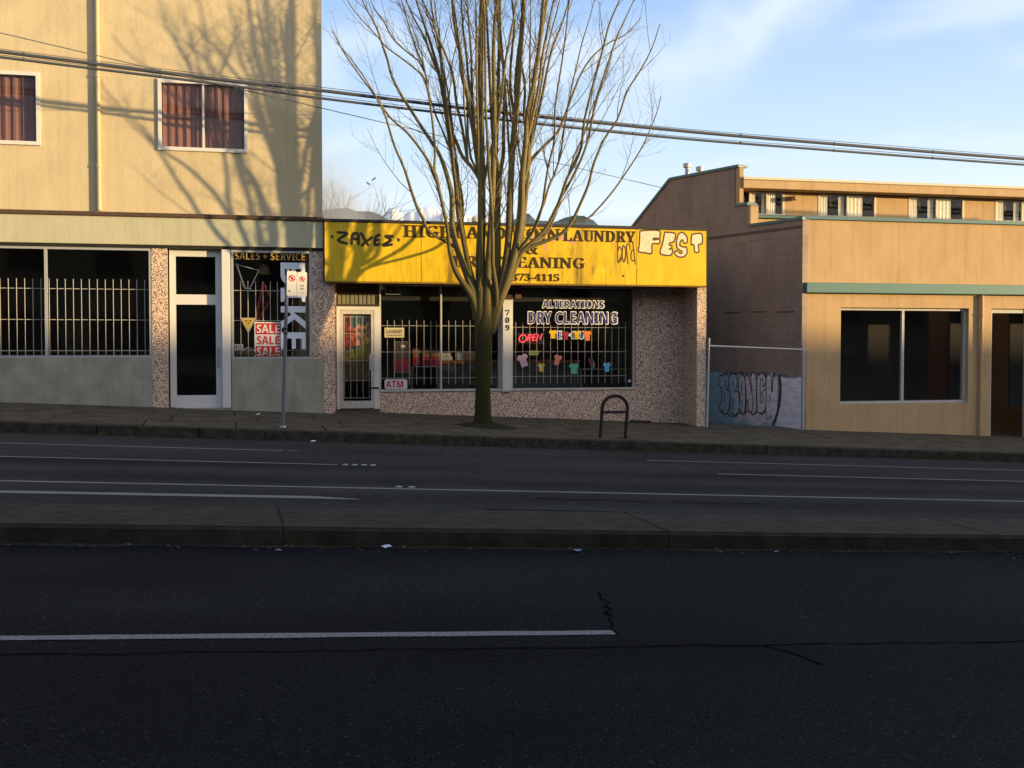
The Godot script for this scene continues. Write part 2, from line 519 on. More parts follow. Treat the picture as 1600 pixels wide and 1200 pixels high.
func stamp(img: Image, x: float, y: float, r: float, col: Color, strength: float, soft: float) -> void:
	for j in range(maxi(0, int(y - r - soft)), mini(img.get_height(), int(y + r + soft) + 2)):
		for i in range(maxi(0, int(x - r - soft)), mini(img.get_width(), int(x + r + soft) + 2)):
			var d := Vector2(i - x, j - y).length()
			var k := clampf((r + soft - d) / maxf(soft, 0.01), 0, 1) * strength
			if k > 0:
				var o := img.get_pixel(i, j)
				var a := maxf(o.a, k)
				o = o.lerp(col, k)
				o.a = a
				img.set_pixel(i, j, o)


func stroke(img: Image, pts: Array, r: float, col: Color, strength := 1.0, soft := 1.5, off := Vector2.ZERO) -> void:
	# a smooth spray line through the points x, y, x, y, ...
	var cv := Curve2D.new()
	var n := pts.size() / 2
	for i in n:
		var p := Vector2(pts[2 * i], pts[2 * i + 1])
		var a := Vector2(pts[2 * maxi(i - 1, 0)], pts[2 * maxi(i - 1, 0) + 1])
		var b := Vector2(pts[2 * mini(i + 1, n - 1)], pts[2 * mini(i + 1, n - 1) + 1])
		var tan := (b - a) / 7.0
		cv.add_point(p + off, -tan, tan)
	var len := cv.get_baked_length()
	var s := 0.0
	while s <= len:
		var p := cv.sample_baked(s)
		stamp(img, p.x, p.y, r * (0.85 + 0.3 * rng.randf()), col, strength, soft)
		s += maxf(r * 0.6, 0.8)


func fill_poly(img: Image, pts: Array, col: Color, strength := 1.0) -> void:
	var poly := PackedVector2Array()
	var lo := Vector2(1e9, 1e9)
	var hi := -lo
	for i in pts.size() / 2:
		var p := Vector2(pts[2 * i], pts[2 * i + 1])
		poly.append(p)
		lo = lo.min(p)
		hi = hi.max(p)
	for j in range(maxi(0, int(lo.y)), mini(img.get_height(), int(hi.y) + 1)):
		for i in range(maxi(0, int(lo.x)), mini(img.get_width(), int(hi.x) + 1)):
			if Geometry2D.is_point_in_polygon(Vector2(i, j), poly):
				img.set_pixel(i, j, img.get_pixel(i, j).lerp(col, strength))


# ---------------------------------------------------------------- light, sky, camera
func sky_image() -> Image:
	var w := 1024
	var h := 512
	var img := Image.create(w, h, false, Image.FORMAT_RGBF)
	var f := noise(5, 1.6, 5)
	var f2 := noise(9, 0.7, 3)
	var sun := Vector3(sin(deg_to_rad(SUN_AZ)) * cos(deg_to_rad(SUN_EL)), sin(deg_to_rad(SUN_EL)), cos(deg_to_rad(SUN_AZ)) * cos(deg_to_rad(SUN_EL)))
	var stops := [[0.0, 0.92, 0.93, 0.92], [4.0, 0.90, 0.94, 0.97], [9.0, 0.60, 0.78, 0.95], [17.0, 0.36, 0.57, 0.94], [40.0, 0.20, 0.33, 0.58], [90.0, 0.12, 0.21, 0.38]]
	for j in h:
		var el := 90.0 - 180.0 * (j + 0.5) / h
		var base := Vector3(0.09, 0.085, 0.08)
		if el >= 0:
			for k in stops.size() - 1:
				var a: Array = stops[k]
				var b: Array = stops[k + 1]
				if el >= a[0] and el <= b[0]:
					var q: float = (el - a[0]) / (b[0] - a[0])
					base = Vector3(a[1], a[2], a[3]).lerp(Vector3(b[1], b[2], b[3]), q) * lerpf(1.0, 0.84, clampf(el / 18.0, 0, 1))
		var e := deg_to_rad(el)
		for i in w:
			var az := wrapf((i + 0.5) / w * TAU, -PI, PI)
			var d := Vector3(sin(az) * cos(e), sin(e), -cos(az) * cos(e))
			var c := base
			if el > 0:
				var ang := rad_to_deg(acos(clampf(d.dot(sun), -1, 1)))
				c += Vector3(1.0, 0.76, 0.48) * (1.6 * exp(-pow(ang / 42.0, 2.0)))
				# thin high cloud, drawn out along one direction
				var p := Vector3(d.x / (d.y + 0.25), d.z / (d.y + 0.25), 0)
				var along := Vector3(p.x * 0.8 + p.y * 0.6, (p.y * 0.8 - p.x * 0.6) * 3.0, 0)
				var k := clampf(f.get_noise_3dv(along) * 1.3 + f2.get_noise_3dv(along * 0.7) * 1.5 - 0.05, 0, 1)
				# two drawn-out wisps, with broken edges
				var azd := rad_to_deg(az)
				var rag := 1.6 * f.get_noise_3dv(d * 9.0)
				var wisp := exp(-pow((el - 12.1 - 0.55 * (azd - 20.2) + rag) / 1.5, 2.0)) * smoothstep(8.0, 20.0, azd) * smoothstep(64.0, 34.0, azd)
				wisp = maxf(wisp, 0.8 * exp(-pow((el - 13.3 - 0.18 * (azd - 5.5) + rag) / 0.9, 2.0)) * smoothstep(-14.0, 3.0, azd) * smoothstep(16.0, 8.0, azd))
				k = maxf(k, wisp * (0.62 + 0.5 * f2.get_noise_3dv(d * 7.0)))
				k *= 0.9 * smoothstep(3.0, 9.0, el) * clampf(1.3 - el / 60.0, 0, 1)
				c = c.lerp(Vector3(maxf(0.74, c.x), maxf(0.82, c.y), maxf(0.90, c.z)), k)
			img.set_pixel(i, j, Color(c.x, c.y, c.z))
	return img


func _ready() -> void:
	rng.seed = 20
	var cam := Camera3D.new()
	cam.name = "camera"
	cam.fov = rad_to_deg(2.0 * atan(600.0 / 1850.0))
	cam.near = 0.1
	cam.far = 30000.0
	add_child(cam)
	cam.position = Vector3(0, 1.563, 25.0)
	cam.rotation = Vector3(-atan(62.0 / 1850.0), deg_to_rad(-13.7), 0)
	cam.current = true

	var env := Environment.new()
	env.background_mode = Environment.BG_SKY
	var sm := PanoramaSkyMaterial.new()
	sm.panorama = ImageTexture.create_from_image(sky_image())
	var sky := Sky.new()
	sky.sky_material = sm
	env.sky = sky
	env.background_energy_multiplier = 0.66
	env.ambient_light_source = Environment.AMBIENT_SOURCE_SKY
	env.tonemap_mode = Environment.TONE_MAPPER_LINEAR
	env.tonemap_exposure = 1.85
	env.sdfgi_enabled = true
	env.ssao_enabled = true
	env.ssil_enabled = true
	env.volumetric_fog_enabled = true
	env.volumetric_fog_density = 0.0
	var we := WorldEnvironment.new()
	we.name = "world_environment"
	we.environment = env
	add_child(we)

	var sun := DirectionalLight3D.new()
	sun.name = "sun"
	sun.light_energy = 1.36
	sun.light_color = Color(1.0, 0.87, 0.63)
	sun.light_angular_distance = 0.8
	sun.shadow_enabled = true
	add_child(sun)
	sun.rotation = Vector3(deg_to_rad(-SUN_EL), deg_to_rad(SUN_AZ), 0)

	materials()
	ground()
	mountains()
	laundry()
	sign_board()
	bike_shop()
	brown_building()
	far_side()
	street_tree()
	window_things()
	shop_inside()
	bike_inside()
	street_furniture()
	cables()
	background()
	litter()


func pebble_image() -> Image:
	var n := 82
	var px := 6
	var img := Image.create(n * px, n * px, false, Image.FORMAT_RGB8)
	img.fill(L(0.30, 0.21, 0.16))
	var r := RandomNumberGenerator.new()
	r.seed = 4
	for j in n:
		for i in n:
			var k := r.randf()
			var c: Color
			var s := 0.85 + 0.3 * r.randf()
			if k < 0.58:
				c = L(0.80 * s, 0.59 * s, 0.44 * s)
			elif k < 0.68:
				c = L(0.92 * s, 0.74 * s, 0.58 * s)
			elif k < 0.90:
				c = L(0.15 * s, 0.075 * s, 0.045 * s)
			else:
				c = L(0.09 * s, 0.055 * s, 0.045 * s)
			img.fill_rect(Rect2i(i * px, j * px, px - 1, px - 1), c)
	return img


func materials() -> void:
	M.pebble = mat(1, 1, 1, 0.55, 0, 0.3)
	M.pebble.albedo_texture = ImageTexture.create_from_image(pebble_image())
	M.pebble.uv1_triplanar = true
	M.pebble.uv1_world_triplanar = true
	M.pebble.uv1_triplanar_sharpness = 20.0
	M.pebble.uv1_scale = Vector3.ONE / 1.35
	M.stucco = stained(11, 0.545, 0.445, 0.275, 0.13, 0.10, 0.10, 4.3)
	M.band = stained(12, 0.45, 0.43, 0.295, 0.14, 0.10, 0.06, 3.7, 0.7)
	M.concrete_wall = stained(13, 0.33, 0.295, 0.235, 0.18, 0.28, 0.12, 3.1)
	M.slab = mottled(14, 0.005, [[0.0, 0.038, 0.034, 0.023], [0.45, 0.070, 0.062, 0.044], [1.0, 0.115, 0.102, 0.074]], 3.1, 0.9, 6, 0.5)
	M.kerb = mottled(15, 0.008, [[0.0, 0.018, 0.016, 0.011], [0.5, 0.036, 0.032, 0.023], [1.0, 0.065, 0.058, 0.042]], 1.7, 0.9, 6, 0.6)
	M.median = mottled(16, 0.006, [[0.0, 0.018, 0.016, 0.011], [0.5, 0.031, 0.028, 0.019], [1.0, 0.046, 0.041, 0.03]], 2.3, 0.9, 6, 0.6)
	M.asphalt = mat(1, 1, 1, 0.8, 0.0, 0.1)
	M.asphalt.albedo_texture = ImageTexture.create_from_image(asphalt_image())
	M.asphalt.uv1_triplanar = true
	M.asphalt.uv1_world_triplanar = true
	M.asphalt.uv1_scale = Vector3.ONE / 2.6
	M.asphalt.normal_enabled = true
	M.asphalt.normal_texture = noise_tex(noise(67, 0.12, 4), [], 512, true)
	M.asphalt.normal_scale = 0.15
	M.asphalt.vertex_color_use_as_albedo = true
	M.asphalt.metallic_specular = 0.1
	M.paint = mottled(18, 0.03, [[0.0, 0.08, 0.08, 0.08], [0.35, 0.15, 0.15, 0.147], [0.6, 0.23, 0.23, 0.222], [1.0, 0.33, 0.33, 0.32]], 0.9, 0.8, 4)
	M.tar = mat(0.0075, 0.0075, 0.0075, 1.0, 0.0, 0.0)
	M.dirt = mottled(19, 0.02, [[0.0, 0.010, 0.009, 0.007], [0.6, 0.03, 0.027, 0.02], [1.0, 0.07, 0.06, 0.045]], 0.8, 1.0, 5)
	M.soil = mat(0.05, 0.045, 0.035, 1.0)
	M.white = mat(0.62, 0.60, 0.56, 0.55)
	M.frame = mottled(21, 0.01, [[0.0, 0.40, 0.385, 0.35], [1.0, 0.58, 0.56, 0.52]], 1.1, 0.5)
	M.silver = mat(0.42, 0.42, 0.41, 0.42, 0.3)
	M.barw = mat(0.55, 0.52, 0.45, 0.5)
	M.dark = mat(0.018, 0.016, 0.014, 0.8)
	M.darkbrown = mat(0.05, 0.026, 0.018, 0.7)
	M.cap = mat(0.035, 0.030, 0.028, 0.6)
	M.black = mat(0.012, 0.012, 0.013, 0.5)
	M.glass = glass()
	M.inwall = mat(0.10, 0.10, 0.085, 0.9)
	M.infloor = mat(0.07, 0.065, 0.055, 0.6)
	M.brown = block_material()
	M.green = mat(0.10, 0.20, 0.18, 0.5)
	M.tan = stained(14, 0.50, 0.335, 0.175, 0.18, 0.12, 0.08, 3.9)
	M.cream = mat(0.62, 0.55, 0.40, 0.6)
	M.steel = mat(0.35, 0.36, 0.37, 0.45, 0.6)
	M.galv = mat(0.42, 0.43, 0.44, 0.5, 0.5)
	M.rack = mottled(23, 0.02, [[0.0, 0.012, 0.010, 0.010], [1.0, 0.035, 0.028, 0.026]], 0.7, 0.55)
	M.bark = bark_material()
	M.bark_pale = mottled(25, 0.02, [[0.0, 0.16, 0.13, 0.08], [0.35, 0.34, 0.29, 0.2], [0.6, 0.5, 0.45, 0.34], [1.0, 0.75, 0.7, 0.6]], 1.0, 0.9, 4, 1.0, true)
	M.bark_pale.uv1_scale = Vector3(1.3, 4.0, 1.3)
	M.bark_pale.vertex_color_use_as_albedo = true
	M.cable = mat(0.07, 0.075, 0.09, 0.6)
	M.letter = mat(0.045, 0.018, 0.008, 0.7)
	M.red = mat(0.55, 0.02, 0.03, 0.5)


func stained(seed_: int, r: float, g: float, b: float, streak: float, blotch: float, grain: float, across: float, rough := 0.9) -> StandardMaterial3D:
	# plaster with rain streaks, faint blotches and a fine grain
	var n := 512
	var img := Image.create(n, n, false, Image.FORMAT_RGB8)
	var f := noise(seed_, 0.012, 4)
	var h := noise(seed_ + 1, 0.05, 3)
	var rr := RandomNumberGenerator.new()
	rr.seed = seed_
	for j in n:
		for i in n:
			var u := TAU * i / n
			var w := TAU * j / n
			var p := Vector3(cos(u) * 80, sin(u) * 80, cos(w) * 80)
			var q := Vector3(cos(u) * 80, sin(u) * 80, cos(w) * 8)
			var k := 1.0 + blotch * f.get_noise_3dv(p + Vector3(0, sin(w) * 40, 0)) - streak * maxf(0, h.get_noise_3dv(q)) + grain * (rr.randf() - 0.5)
			img.set_pixel(i, j, L(r * k, g * k, b * k))
	var m := mat(1, 1, 1, rough, 0.0, 0.25)
	m.albedo_texture = ImageTexture.create_from_image(img)
	m.uv1_triplanar = true
	m.uv1_world_triplanar = true
	m.uv1_scale = Vector3.ONE / across
	m.normal_enabled = true
	m.normal_texture = noise_tex(noise(seed_ + 9, 0.09, 4), [], 512, true)
	m.normal_scale = 0.07
	return m


func asphalt_image() -> Image:
	# dark binder with stones of all tones showing through
	var n := 1300
	var img := Image.create(n, n, false, Image.FORMAT_RGB8)
	img.fill(L(0.048, 0.048, 0.047))
	var r := RandomNumberGenerator.new()
	r.seed = 8
	for k in 60000:
		var t := pow(r.randf(), 3.0)
		var c := lerpf(0.016, 0.13, t)
		if r.randf() < 0.045:
			c = lerpf(0.15, 0.46, pow(r.randf(), 2.0))
		var w := r.randi_range(2, 5)
		var h := r.randi_range(2, 4)
		img.fill_rect(Rect2i(r.randi_range(0, n - 6), r.randi_range(0, n - 6), w, h), L(c, c * 0.99, c * 0.96))
	return img


func block_material() -> StandardMaterial3D:
	# painted block wall: joints show as slight lines, with streaks of dirt
	var w := 640
	var img := Image.create(w, w, false, Image.FORMAT_RGB8)
	var f := noise(31, 0.012, 5)
	var g := noise(32, 0.05, 3)
	var bumps := Image.create(w, w, false, Image.FORMAT_RGB8)
	for j in w:
		for i in w:
			var u := TAU * i / w
			var p := Vector3(cos(u) * 90, sin(u) * 90, j * 0.35)
			var k := 0.92 + 0.22 * f.get_noise_3dv(p) + 0.10 * g.get_noise_3dv(Vector3(cos(u) * 100, sin(u) * 100, j))
			var row := j / 32
			var jx := (i + (row % 2) * 32) % 64
			var joint := j % 32 < 2 or jx < 2
			if joint:
				k *= 0.86
			img.set_pixel(i, j, L(0.315 * k, 0.240 * k, 0.195 * k))
			var b := 0.45 if joint else 0.8
			bumps.set_pixel(i, j, Color(b, b, b))
	var m := mat(1, 1, 1, 0.9, 0, 0.25)
	m.albedo_texture = ImageTexture.create_from_image(img)
	bumps.bump_map_to_normal_map(2.0)
	m.normal_enabled = true
	m.normal_texture = ImageTexture.create_from_image(bumps)
	m.normal_scale = 0.6
	m.uv1_triplanar = true
	m.uv1_triplanar_sharpness = 12.0
	m.uv1_scale = Vector3.ONE / 4.0
	return m


func bark_material() -> StandardMaterial3D:
	var m := mottled(24, 0.02, [[0.0, 0.04, 0.03, 0.018], [0.35, 0.11, 0.085, 0.042], [0.6, 0.23, 0.19, 0.085], [1.0, 0.44, 0.37, 0.19]], 1.0, 0.9, 4, 1.0, true)
	m.uv1_scale = Vector3(1.3, 4.0, 1.3)
	m.vertex_color_use_as_albedo = true
	return m


# ---------------------------------------------------------------- ground
func strip(mb: MB, x0: float, x1: float, z0: float, z1: float, lift: float, step := 1.5) -> void:
	var x := x0
	while x < x1 - 1e-4:
		var b := minf(x + step, x1)
		mb.quad(Vector3(x, gy(x) + lift, z1), Vector3(b, gy(b) + lift, z1), Vector3(b, gy(b) + lift, z0), Vector3(x, gy(x) + lift, z0))
		x = b


func worn(mb: MB, x0: float, x1: float, z: float, w: float, lift: float) -> void:
	# a painted line with uneven, worn edges
	var x := x0
	var a := w / 2
	var d := w / 2
	var step := 0.12 if x1 - x0 < 40 else 0.3
	while x < x1 - 1e-4:
		var e := minf(x + step, x1)
		var a2 := w / 2 * rng.randf_range(0.80, 1.05)
		var d2 := w / 2 * rng.randf_range(0.80, 1.05)
		mb.quad(Vector3(x, gy(x) + lift, z + a), Vector3(e, gy(e) + lift, z + a2), Vector3(e, gy(e) + lift, z - d2), Vector3(x, gy(x) + lift, z - d))
		a = a2
		d = d2
		x = e


func ground() -> void:
	var mb := MB.new()
	# the open ground, out to the foot of the mountains
	var xs := [-16000.0, -3000.0, -400.0, -70.0, 70.0, 400.0, 3000.0, 16000.0]
	var zs := [120.0, 44.0, 31.2, 4.6, -0.5, -60.0, -600.0, -16000.0]
	for i in xs.size() - 1:
		for j in zs.size() - 1:
			if zs[j] == 31.2 and absf(xs[i] + xs[i + 1]) < 1.0:
				continue
			var a := Vector3(xs[i], gy(xs[i]) - 0.12, zs[j])
			var b := Vector3(xs[i + 1], gy(xs[i + 1]) - 0.12, zs[j])
			mb.quad(a, b, Vector3(b.x, b.y, zs[j + 1]), Vector3(a.x, a.y, zs[j + 1]))
	struct("ground", mb, M.soil)

	# the asphalt, with lanes worn a little lighter and darker; near-side shade painted in
	mb = MB.new()
	var f := noise(41, 0.35, 4)
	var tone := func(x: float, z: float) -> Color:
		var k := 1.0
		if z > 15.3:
			k = 0.36 + 0.045 * sin(z * 1.9) - 0.015 * (z - 15.0)  # shade on the near carriageway, put into the asphalt colour
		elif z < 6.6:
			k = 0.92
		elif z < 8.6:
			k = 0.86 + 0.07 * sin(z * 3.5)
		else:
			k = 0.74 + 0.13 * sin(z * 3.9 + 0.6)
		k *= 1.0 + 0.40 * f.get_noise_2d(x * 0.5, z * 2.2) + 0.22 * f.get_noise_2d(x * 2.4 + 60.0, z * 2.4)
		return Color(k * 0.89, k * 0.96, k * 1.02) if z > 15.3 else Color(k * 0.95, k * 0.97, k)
	var x := -70.0
	while x < 70.0:
		var near := x > -8.0 and x < 24.0
		var dx := 0.8 if near else 6.0
		if not near and x < -8.0:
			dx = minf(6.0, -8.0 - x)
		var z := 27.0
		while z > 4.86:
			var dz := minf(0.4, z - 4.85)
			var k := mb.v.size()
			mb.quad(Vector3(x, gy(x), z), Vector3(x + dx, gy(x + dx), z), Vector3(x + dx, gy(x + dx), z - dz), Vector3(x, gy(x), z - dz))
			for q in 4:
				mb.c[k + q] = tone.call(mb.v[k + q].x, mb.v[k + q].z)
			z -= dz
		x += dx
	var road := struct("road", mb, M.asphalt)

	for l in [[-60.0, 2.19, 18.53, 0.11], [7.3, 13.4, 18.53, 0.11], [-70.0, 70.0, 11.55, 0.11], [-9.0, 1.5, 8.86, 0.10], [7.05, 14.5, 8.84, 0.10], [20.0, 27.5, 8.84, 0.1], [-9.0, 0.86, 6.87, 0.10], [0.94, 1.1, 6.87, 0.07], [6.7, 14.4, 6.82, 0.10]]:
		var b := MB.new()
		worn(b, l[0], l[1], l[2], l[3], 0.004)
		part(road, "lane_line", b, M.paint)
	var w := MB.new()
	strip(w, -9.0, 0.9, 12.38, 12.58, 0.004)
	w.quad(Vector3(0.9, gy(0.9) + 0.004, 12.58), Vector3(1.38, gy(1.38) + 0.004, 12.60), Vector3(1.38, gy(1.38) + 0.004, 12.56), Vector3(0.9, gy(0.9) + 0.004, 12.38))
	part(road, "worn_line", w, M.paint)
	# the tar seam and the crack in the near lanes
	var cr := MB.new()
	var zz := 18.86
	x = -12.0
	while x < 16.0:
		var z2 := 18.86 + 0.05 * f.get_noise_1d(x * 9.0)
		var wd := 0.005 + 0.009 * absf(f.get_noise_1d(x * 17.0 + 40.0))
		cr.quad(Vector3(x, gy(x) + 0.004, zz + wd), Vector3(x + 0.16, gy(x + 0.16) + 0.004, z2 + wd), Vector3(x + 0.16, gy(x + 0.16) + 0.004, z2 - wd), Vector3(x, gy(x) + 0.004, zz - wd))
		zz = z2
		x += 0.16
	part(road, "tar_seam", cr, M.tar)
	for cpts in [[[2.46, 17.38], [2.44, 17.5], [2.40, 17.6], [2.43, 17.7], [2.36, 17.82], [2.37, 17.92], [2.30, 18.0], [2.31, 18.12], [2.26, 18.2], [2.25, 18.32], [2.20, 18.42], [2.19, 18.58]], [[2.95, 18.87], [3.05, 19.05], [3.1, 19.3]],
		[[3.4, 12.2], [3.9, 12.3], [4.2, 12.22], [4.7, 12.35]], [[5.0, 12.3], [5.6, 12.42], [6.1, 12.3]], [[2.6, 13.2], [3.6, 13.22], [4.3, 13.3]]]:
		var b := MB.new()
		for i in cpts.size() - 1:
			var p := Vector2(cpts[i][0], cpts[i][1])
			var q := Vector2(cpts[i + 1][0], cpts[i + 1][1])
			var s := (q - p).normalized().orthogonal() * ((0.004 + 0.008 * rng.randf()) if cpts[0][1] > 15 else 0.014)
			b.quad(Vector3(p.x + s.x, gy(p.x) + 0.005, p.y + s.y), Vector3(p.x - s.x, gy(p.x) + 0.005, p.y - s.y), Vector3(q.x - s.x, gy(q.x) + 0.005, q.y - s.y), Vector3(q.x + s.x, gy(q.x) + 0.005, q.y + s.y))
		part(road, "crack", b, M.tar)
	for q in [[1.60, 8.84], [1.73, 8.84], [1.86, 8.82], [1.98, 8.82], [1.97, 11.36], [2.12, 11.36]]:
		var b := MB.new()
		b.lathe(Vector3(q[0], gy(q[0]) + 0.001, q[1]), [[0.045, 0.0], [0.038, 0.010], [0.02, 0.014], [0.0, 0.015]], 10)
		part(road, "road_stud", b, mat(0.28, 0.28, 0.27, 0.7))

	# kerbs: one block after another
	var kerb := Node3D.new()
	kerb.name = "kerb"
	kerb.set_meta("kind", "structure")
	add_child(kerb)
	var joints := [-14.0, -11.6, -9.2, -6.8, -4.4, -2.0, -0.4, 0.677, 2.008, 4.408, 7.1, 9.775, 12.2, 14.6, 17.0, 19.4, 21.8, 24.2]
	for i in joints.size() - 1:
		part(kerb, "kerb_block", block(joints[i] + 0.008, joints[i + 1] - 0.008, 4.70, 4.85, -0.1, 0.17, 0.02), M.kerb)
	var base := MB.new()
	base.hexa(sloped(-14, 24.2, 4.71, 4.83, -0.1, 0.14))
	part(kerb, "kerb_bed", base, M.dirt)

	# the raised median between the carriageways
	var med := Node3D.new()
	med.name = "median"
	med.set_meta("kind", "structure")
	add_child(med)
	x = -12.47
	while x < 24.0:
		part(med, "median_block", block(x + 0.003, x + 3.227, 14.36, 15.56, -0.1, 0.15, 0.03), M.median)
		x += 3.23
	base = MB.new()
	base.hexa(sloped(-12.4, 26, 14.38, 15.54, -0.1, 0.143))
	part(med, "median_bed", base, M.dirt)
	base = MB.new()
	x = -12.0
	while x < 24.0:
		var a := 15.66 + 0.10 * f.get_noise_1d(x * 6.0)
		var b2 := 15.66 + 0.10 * f.get_noise_1d((x + 0.2) * 6.0)
		base.quad(Vector3(x, gy(x) + 0.004, a), Vector3(x + 0.2, gy(x + 0.2) + 0.004, b2), Vector3(x + 0.2, gy(x + 0.2) + 0.004, 15.56), Vector3(x, gy(x) + 0.004, 15.56))
		x += 0.2
	part(med, "gutter_grit", base, M.dirt)

	base = MB.new()
	x = -12.0
	while x < 24.0:
		var a := 5.0 + 0.16 * f.get_noise_1d(x * 5.0 + 70.0)
		var b2 := 5.0 + 0.16 * f.get_noise_1d((x + 0.2) * 5.0 + 70.0)
		base.quad(Vector3(x, gy(x) + 0.004, a), Vector3(x + 0.2, gy(x + 0.2) + 0.004, b2), Vector3(x + 0.2, gy(x + 0.2) + 0.004, 4.852), Vector3(x, gy(x) + 0.004, 4.852))
		x += 0.2
	part(kerb, "gutter_grit", base, M.dirt)
	var chips := MB.new()
	for k in 1500:
		var cx := rng.randf_range(-5.0, 19.0)
		var lane := rng.randf()
		var cz := 15.58 + absf(rng.randfn()) * 0.14
		var cy := gy(cx) + 0.006
		if lane < 0.35:
			cz = 4.87 + absf(rng.randfn()) * 0.12
			cy = gy(cx) + 0.006
		elif lane < 0.6:
			cz = rng.randf_range(0.9, 4.6)
			cy = sy(cx, cz) + 0.010
		var sz := rng.randf_range(0.006, 0.022)
		var tone2 := pow(rng.randf(), 3.0)
		chips.col = Color(0.03, 0.025, 0.018).lerp(Color(0.16, 0.14, 0.11), tone2)
		var rot := Vector3(cos(k), 0, sin(k)) * sz
		var o2 := Vector3(-rot.z, 0, rot.x) * 0.7
		var c0 := Vector3(cx, cy, cz)
		var tip := c0 + Vector3(0, sz * 0.5, 0)
		chips.tri(c0 + rot, tip, c0 + o2)
		chips.tri(c0 + o2, tip, c0 - rot)
		chips.tri(c0 - rot, tip, c0 - o2)
		chips.tri(c0 - o2, tip, c0 + rot)
	var cm := mat(1, 1, 1, 0.9, 0, 0.2)
	cm.vertex_color_use_as_albedo = true
	var grit := single("grit", chips, cm, "loose grit and leaf chips along the kerb and the median", "grit")
	grit.set_meta("kind", "stuff")

	# the pavement in front of the shops, slab by slab
	var walk := Node3D.new()
	walk.name = "sidewalk"
	walk.set_meta("kind", "structure")
	add_child(walk)
	var sl := 1.5
	var row := 1.175
	var shapes := []
	for k in 3:
		var b := MB.new()
		var e := 0.006 + 0.002 * k
		var h := 0.003 * k
		var s0 := Vector3(e, SLOPE * e, -e)
		var p := []
		for lift in [-0.12, h - 0.008, h]:
			var inset := 0.006 if lift == h else 0.0
			for q in [[e + inset, -e - inset], [sl - e - inset, -e - inset], [sl - e - inset, -row + e + inset], [e + inset, -row + e + inset]]:
				p.append(Vector3(q[0], SLOPE * q[0] - q[1] * 0.022 + lift, q[1]))
		b.quad(p[8], p[9], p[10], p[11])
		for i in 4:
			var j := (i + 1) % 4
			b.quad(p[i], p[j], p[4 + j], p[4 + i])
			b.quad(p[4 + i], p[4 + j], p[8 + j], p[8 + i])
		shapes.append(b.mesh(M.slab))
	for j in 4:
		for i in range(-8, 15):
			var px := i * sl + 0.2 + 0.4 * (j % 2)
			var pz := 4.695 - j * row
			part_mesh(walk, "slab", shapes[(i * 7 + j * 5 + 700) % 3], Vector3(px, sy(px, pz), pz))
	base = MB.new()
	base.hexa(sloped(-14, 24, -0.1, 4.69, -0.1, 0.12))
	part(walk, "slab_bed", base, M.dirt)
	# the far pavement that the viewer stands on
	base = MB.new()
	base.hexa(sloped(-40, 60, 27.0, 31.3, -0.1, 0.16))
	struct("near_pavement", base, M.slab)


func sloped(x0: float, x1: float, z0: float, z1: float, lo: float, hi: float) -> Array:
	return [Vector3(x0, gy(x0) + lo, z1), Vector3(x1, gy(x1) + lo, z1), Vector3(x1, gy(x1) + lo, z0), Vector3(x0, gy(x0) + lo, z0),
		Vector3(x0, gy(x0) + hi, z1), Vector3(x1, gy(x1) + hi, z1), Vector3(x1, gy(x1) + hi, z0), Vector3(x0, gy(x0) + hi, z0)]


func block(x0: float, x1: float, z0: float, z1: float, lo: float, hi: float, ch: float) -> MB:
	# a kerb block that follows the slope, its upper edges rounded off
	var b := MB.new()
	var low := sloped(x0, x1, z0, z1, lo, hi - ch)
	var top := sloped(x0 + ch * 0.3, x1 - ch * 0.3, z0 + ch, z1 - ch, hi, hi)
	for i in 4:
		var j := (i + 1) % 4
		b.quad(low[i], low[j], low[4 + j], low[4 + i])
		b.quad(low[4 + i], low[4 + j], top[j], top[i])
	b.quad(top[0], top[1], top[2], top[3])
	return b


func mountains() -> void:
	var rock := mat(1, 1, 1, 0.95, 0, 0.2)
	rock.vertex_color_use_as_albedo = true
	ridge("mountain", RIDGE_WEST, 7000.0, 0.9, 2000.0, rock, 61)
	ridge("mountain", RIDGE_SNOW, 14000.0, 0.62, 0.0, rock, 62)
	ridge("mountain", RIDGE_EAST, 9000.0, 0.9, 2000.0, rock, 63)


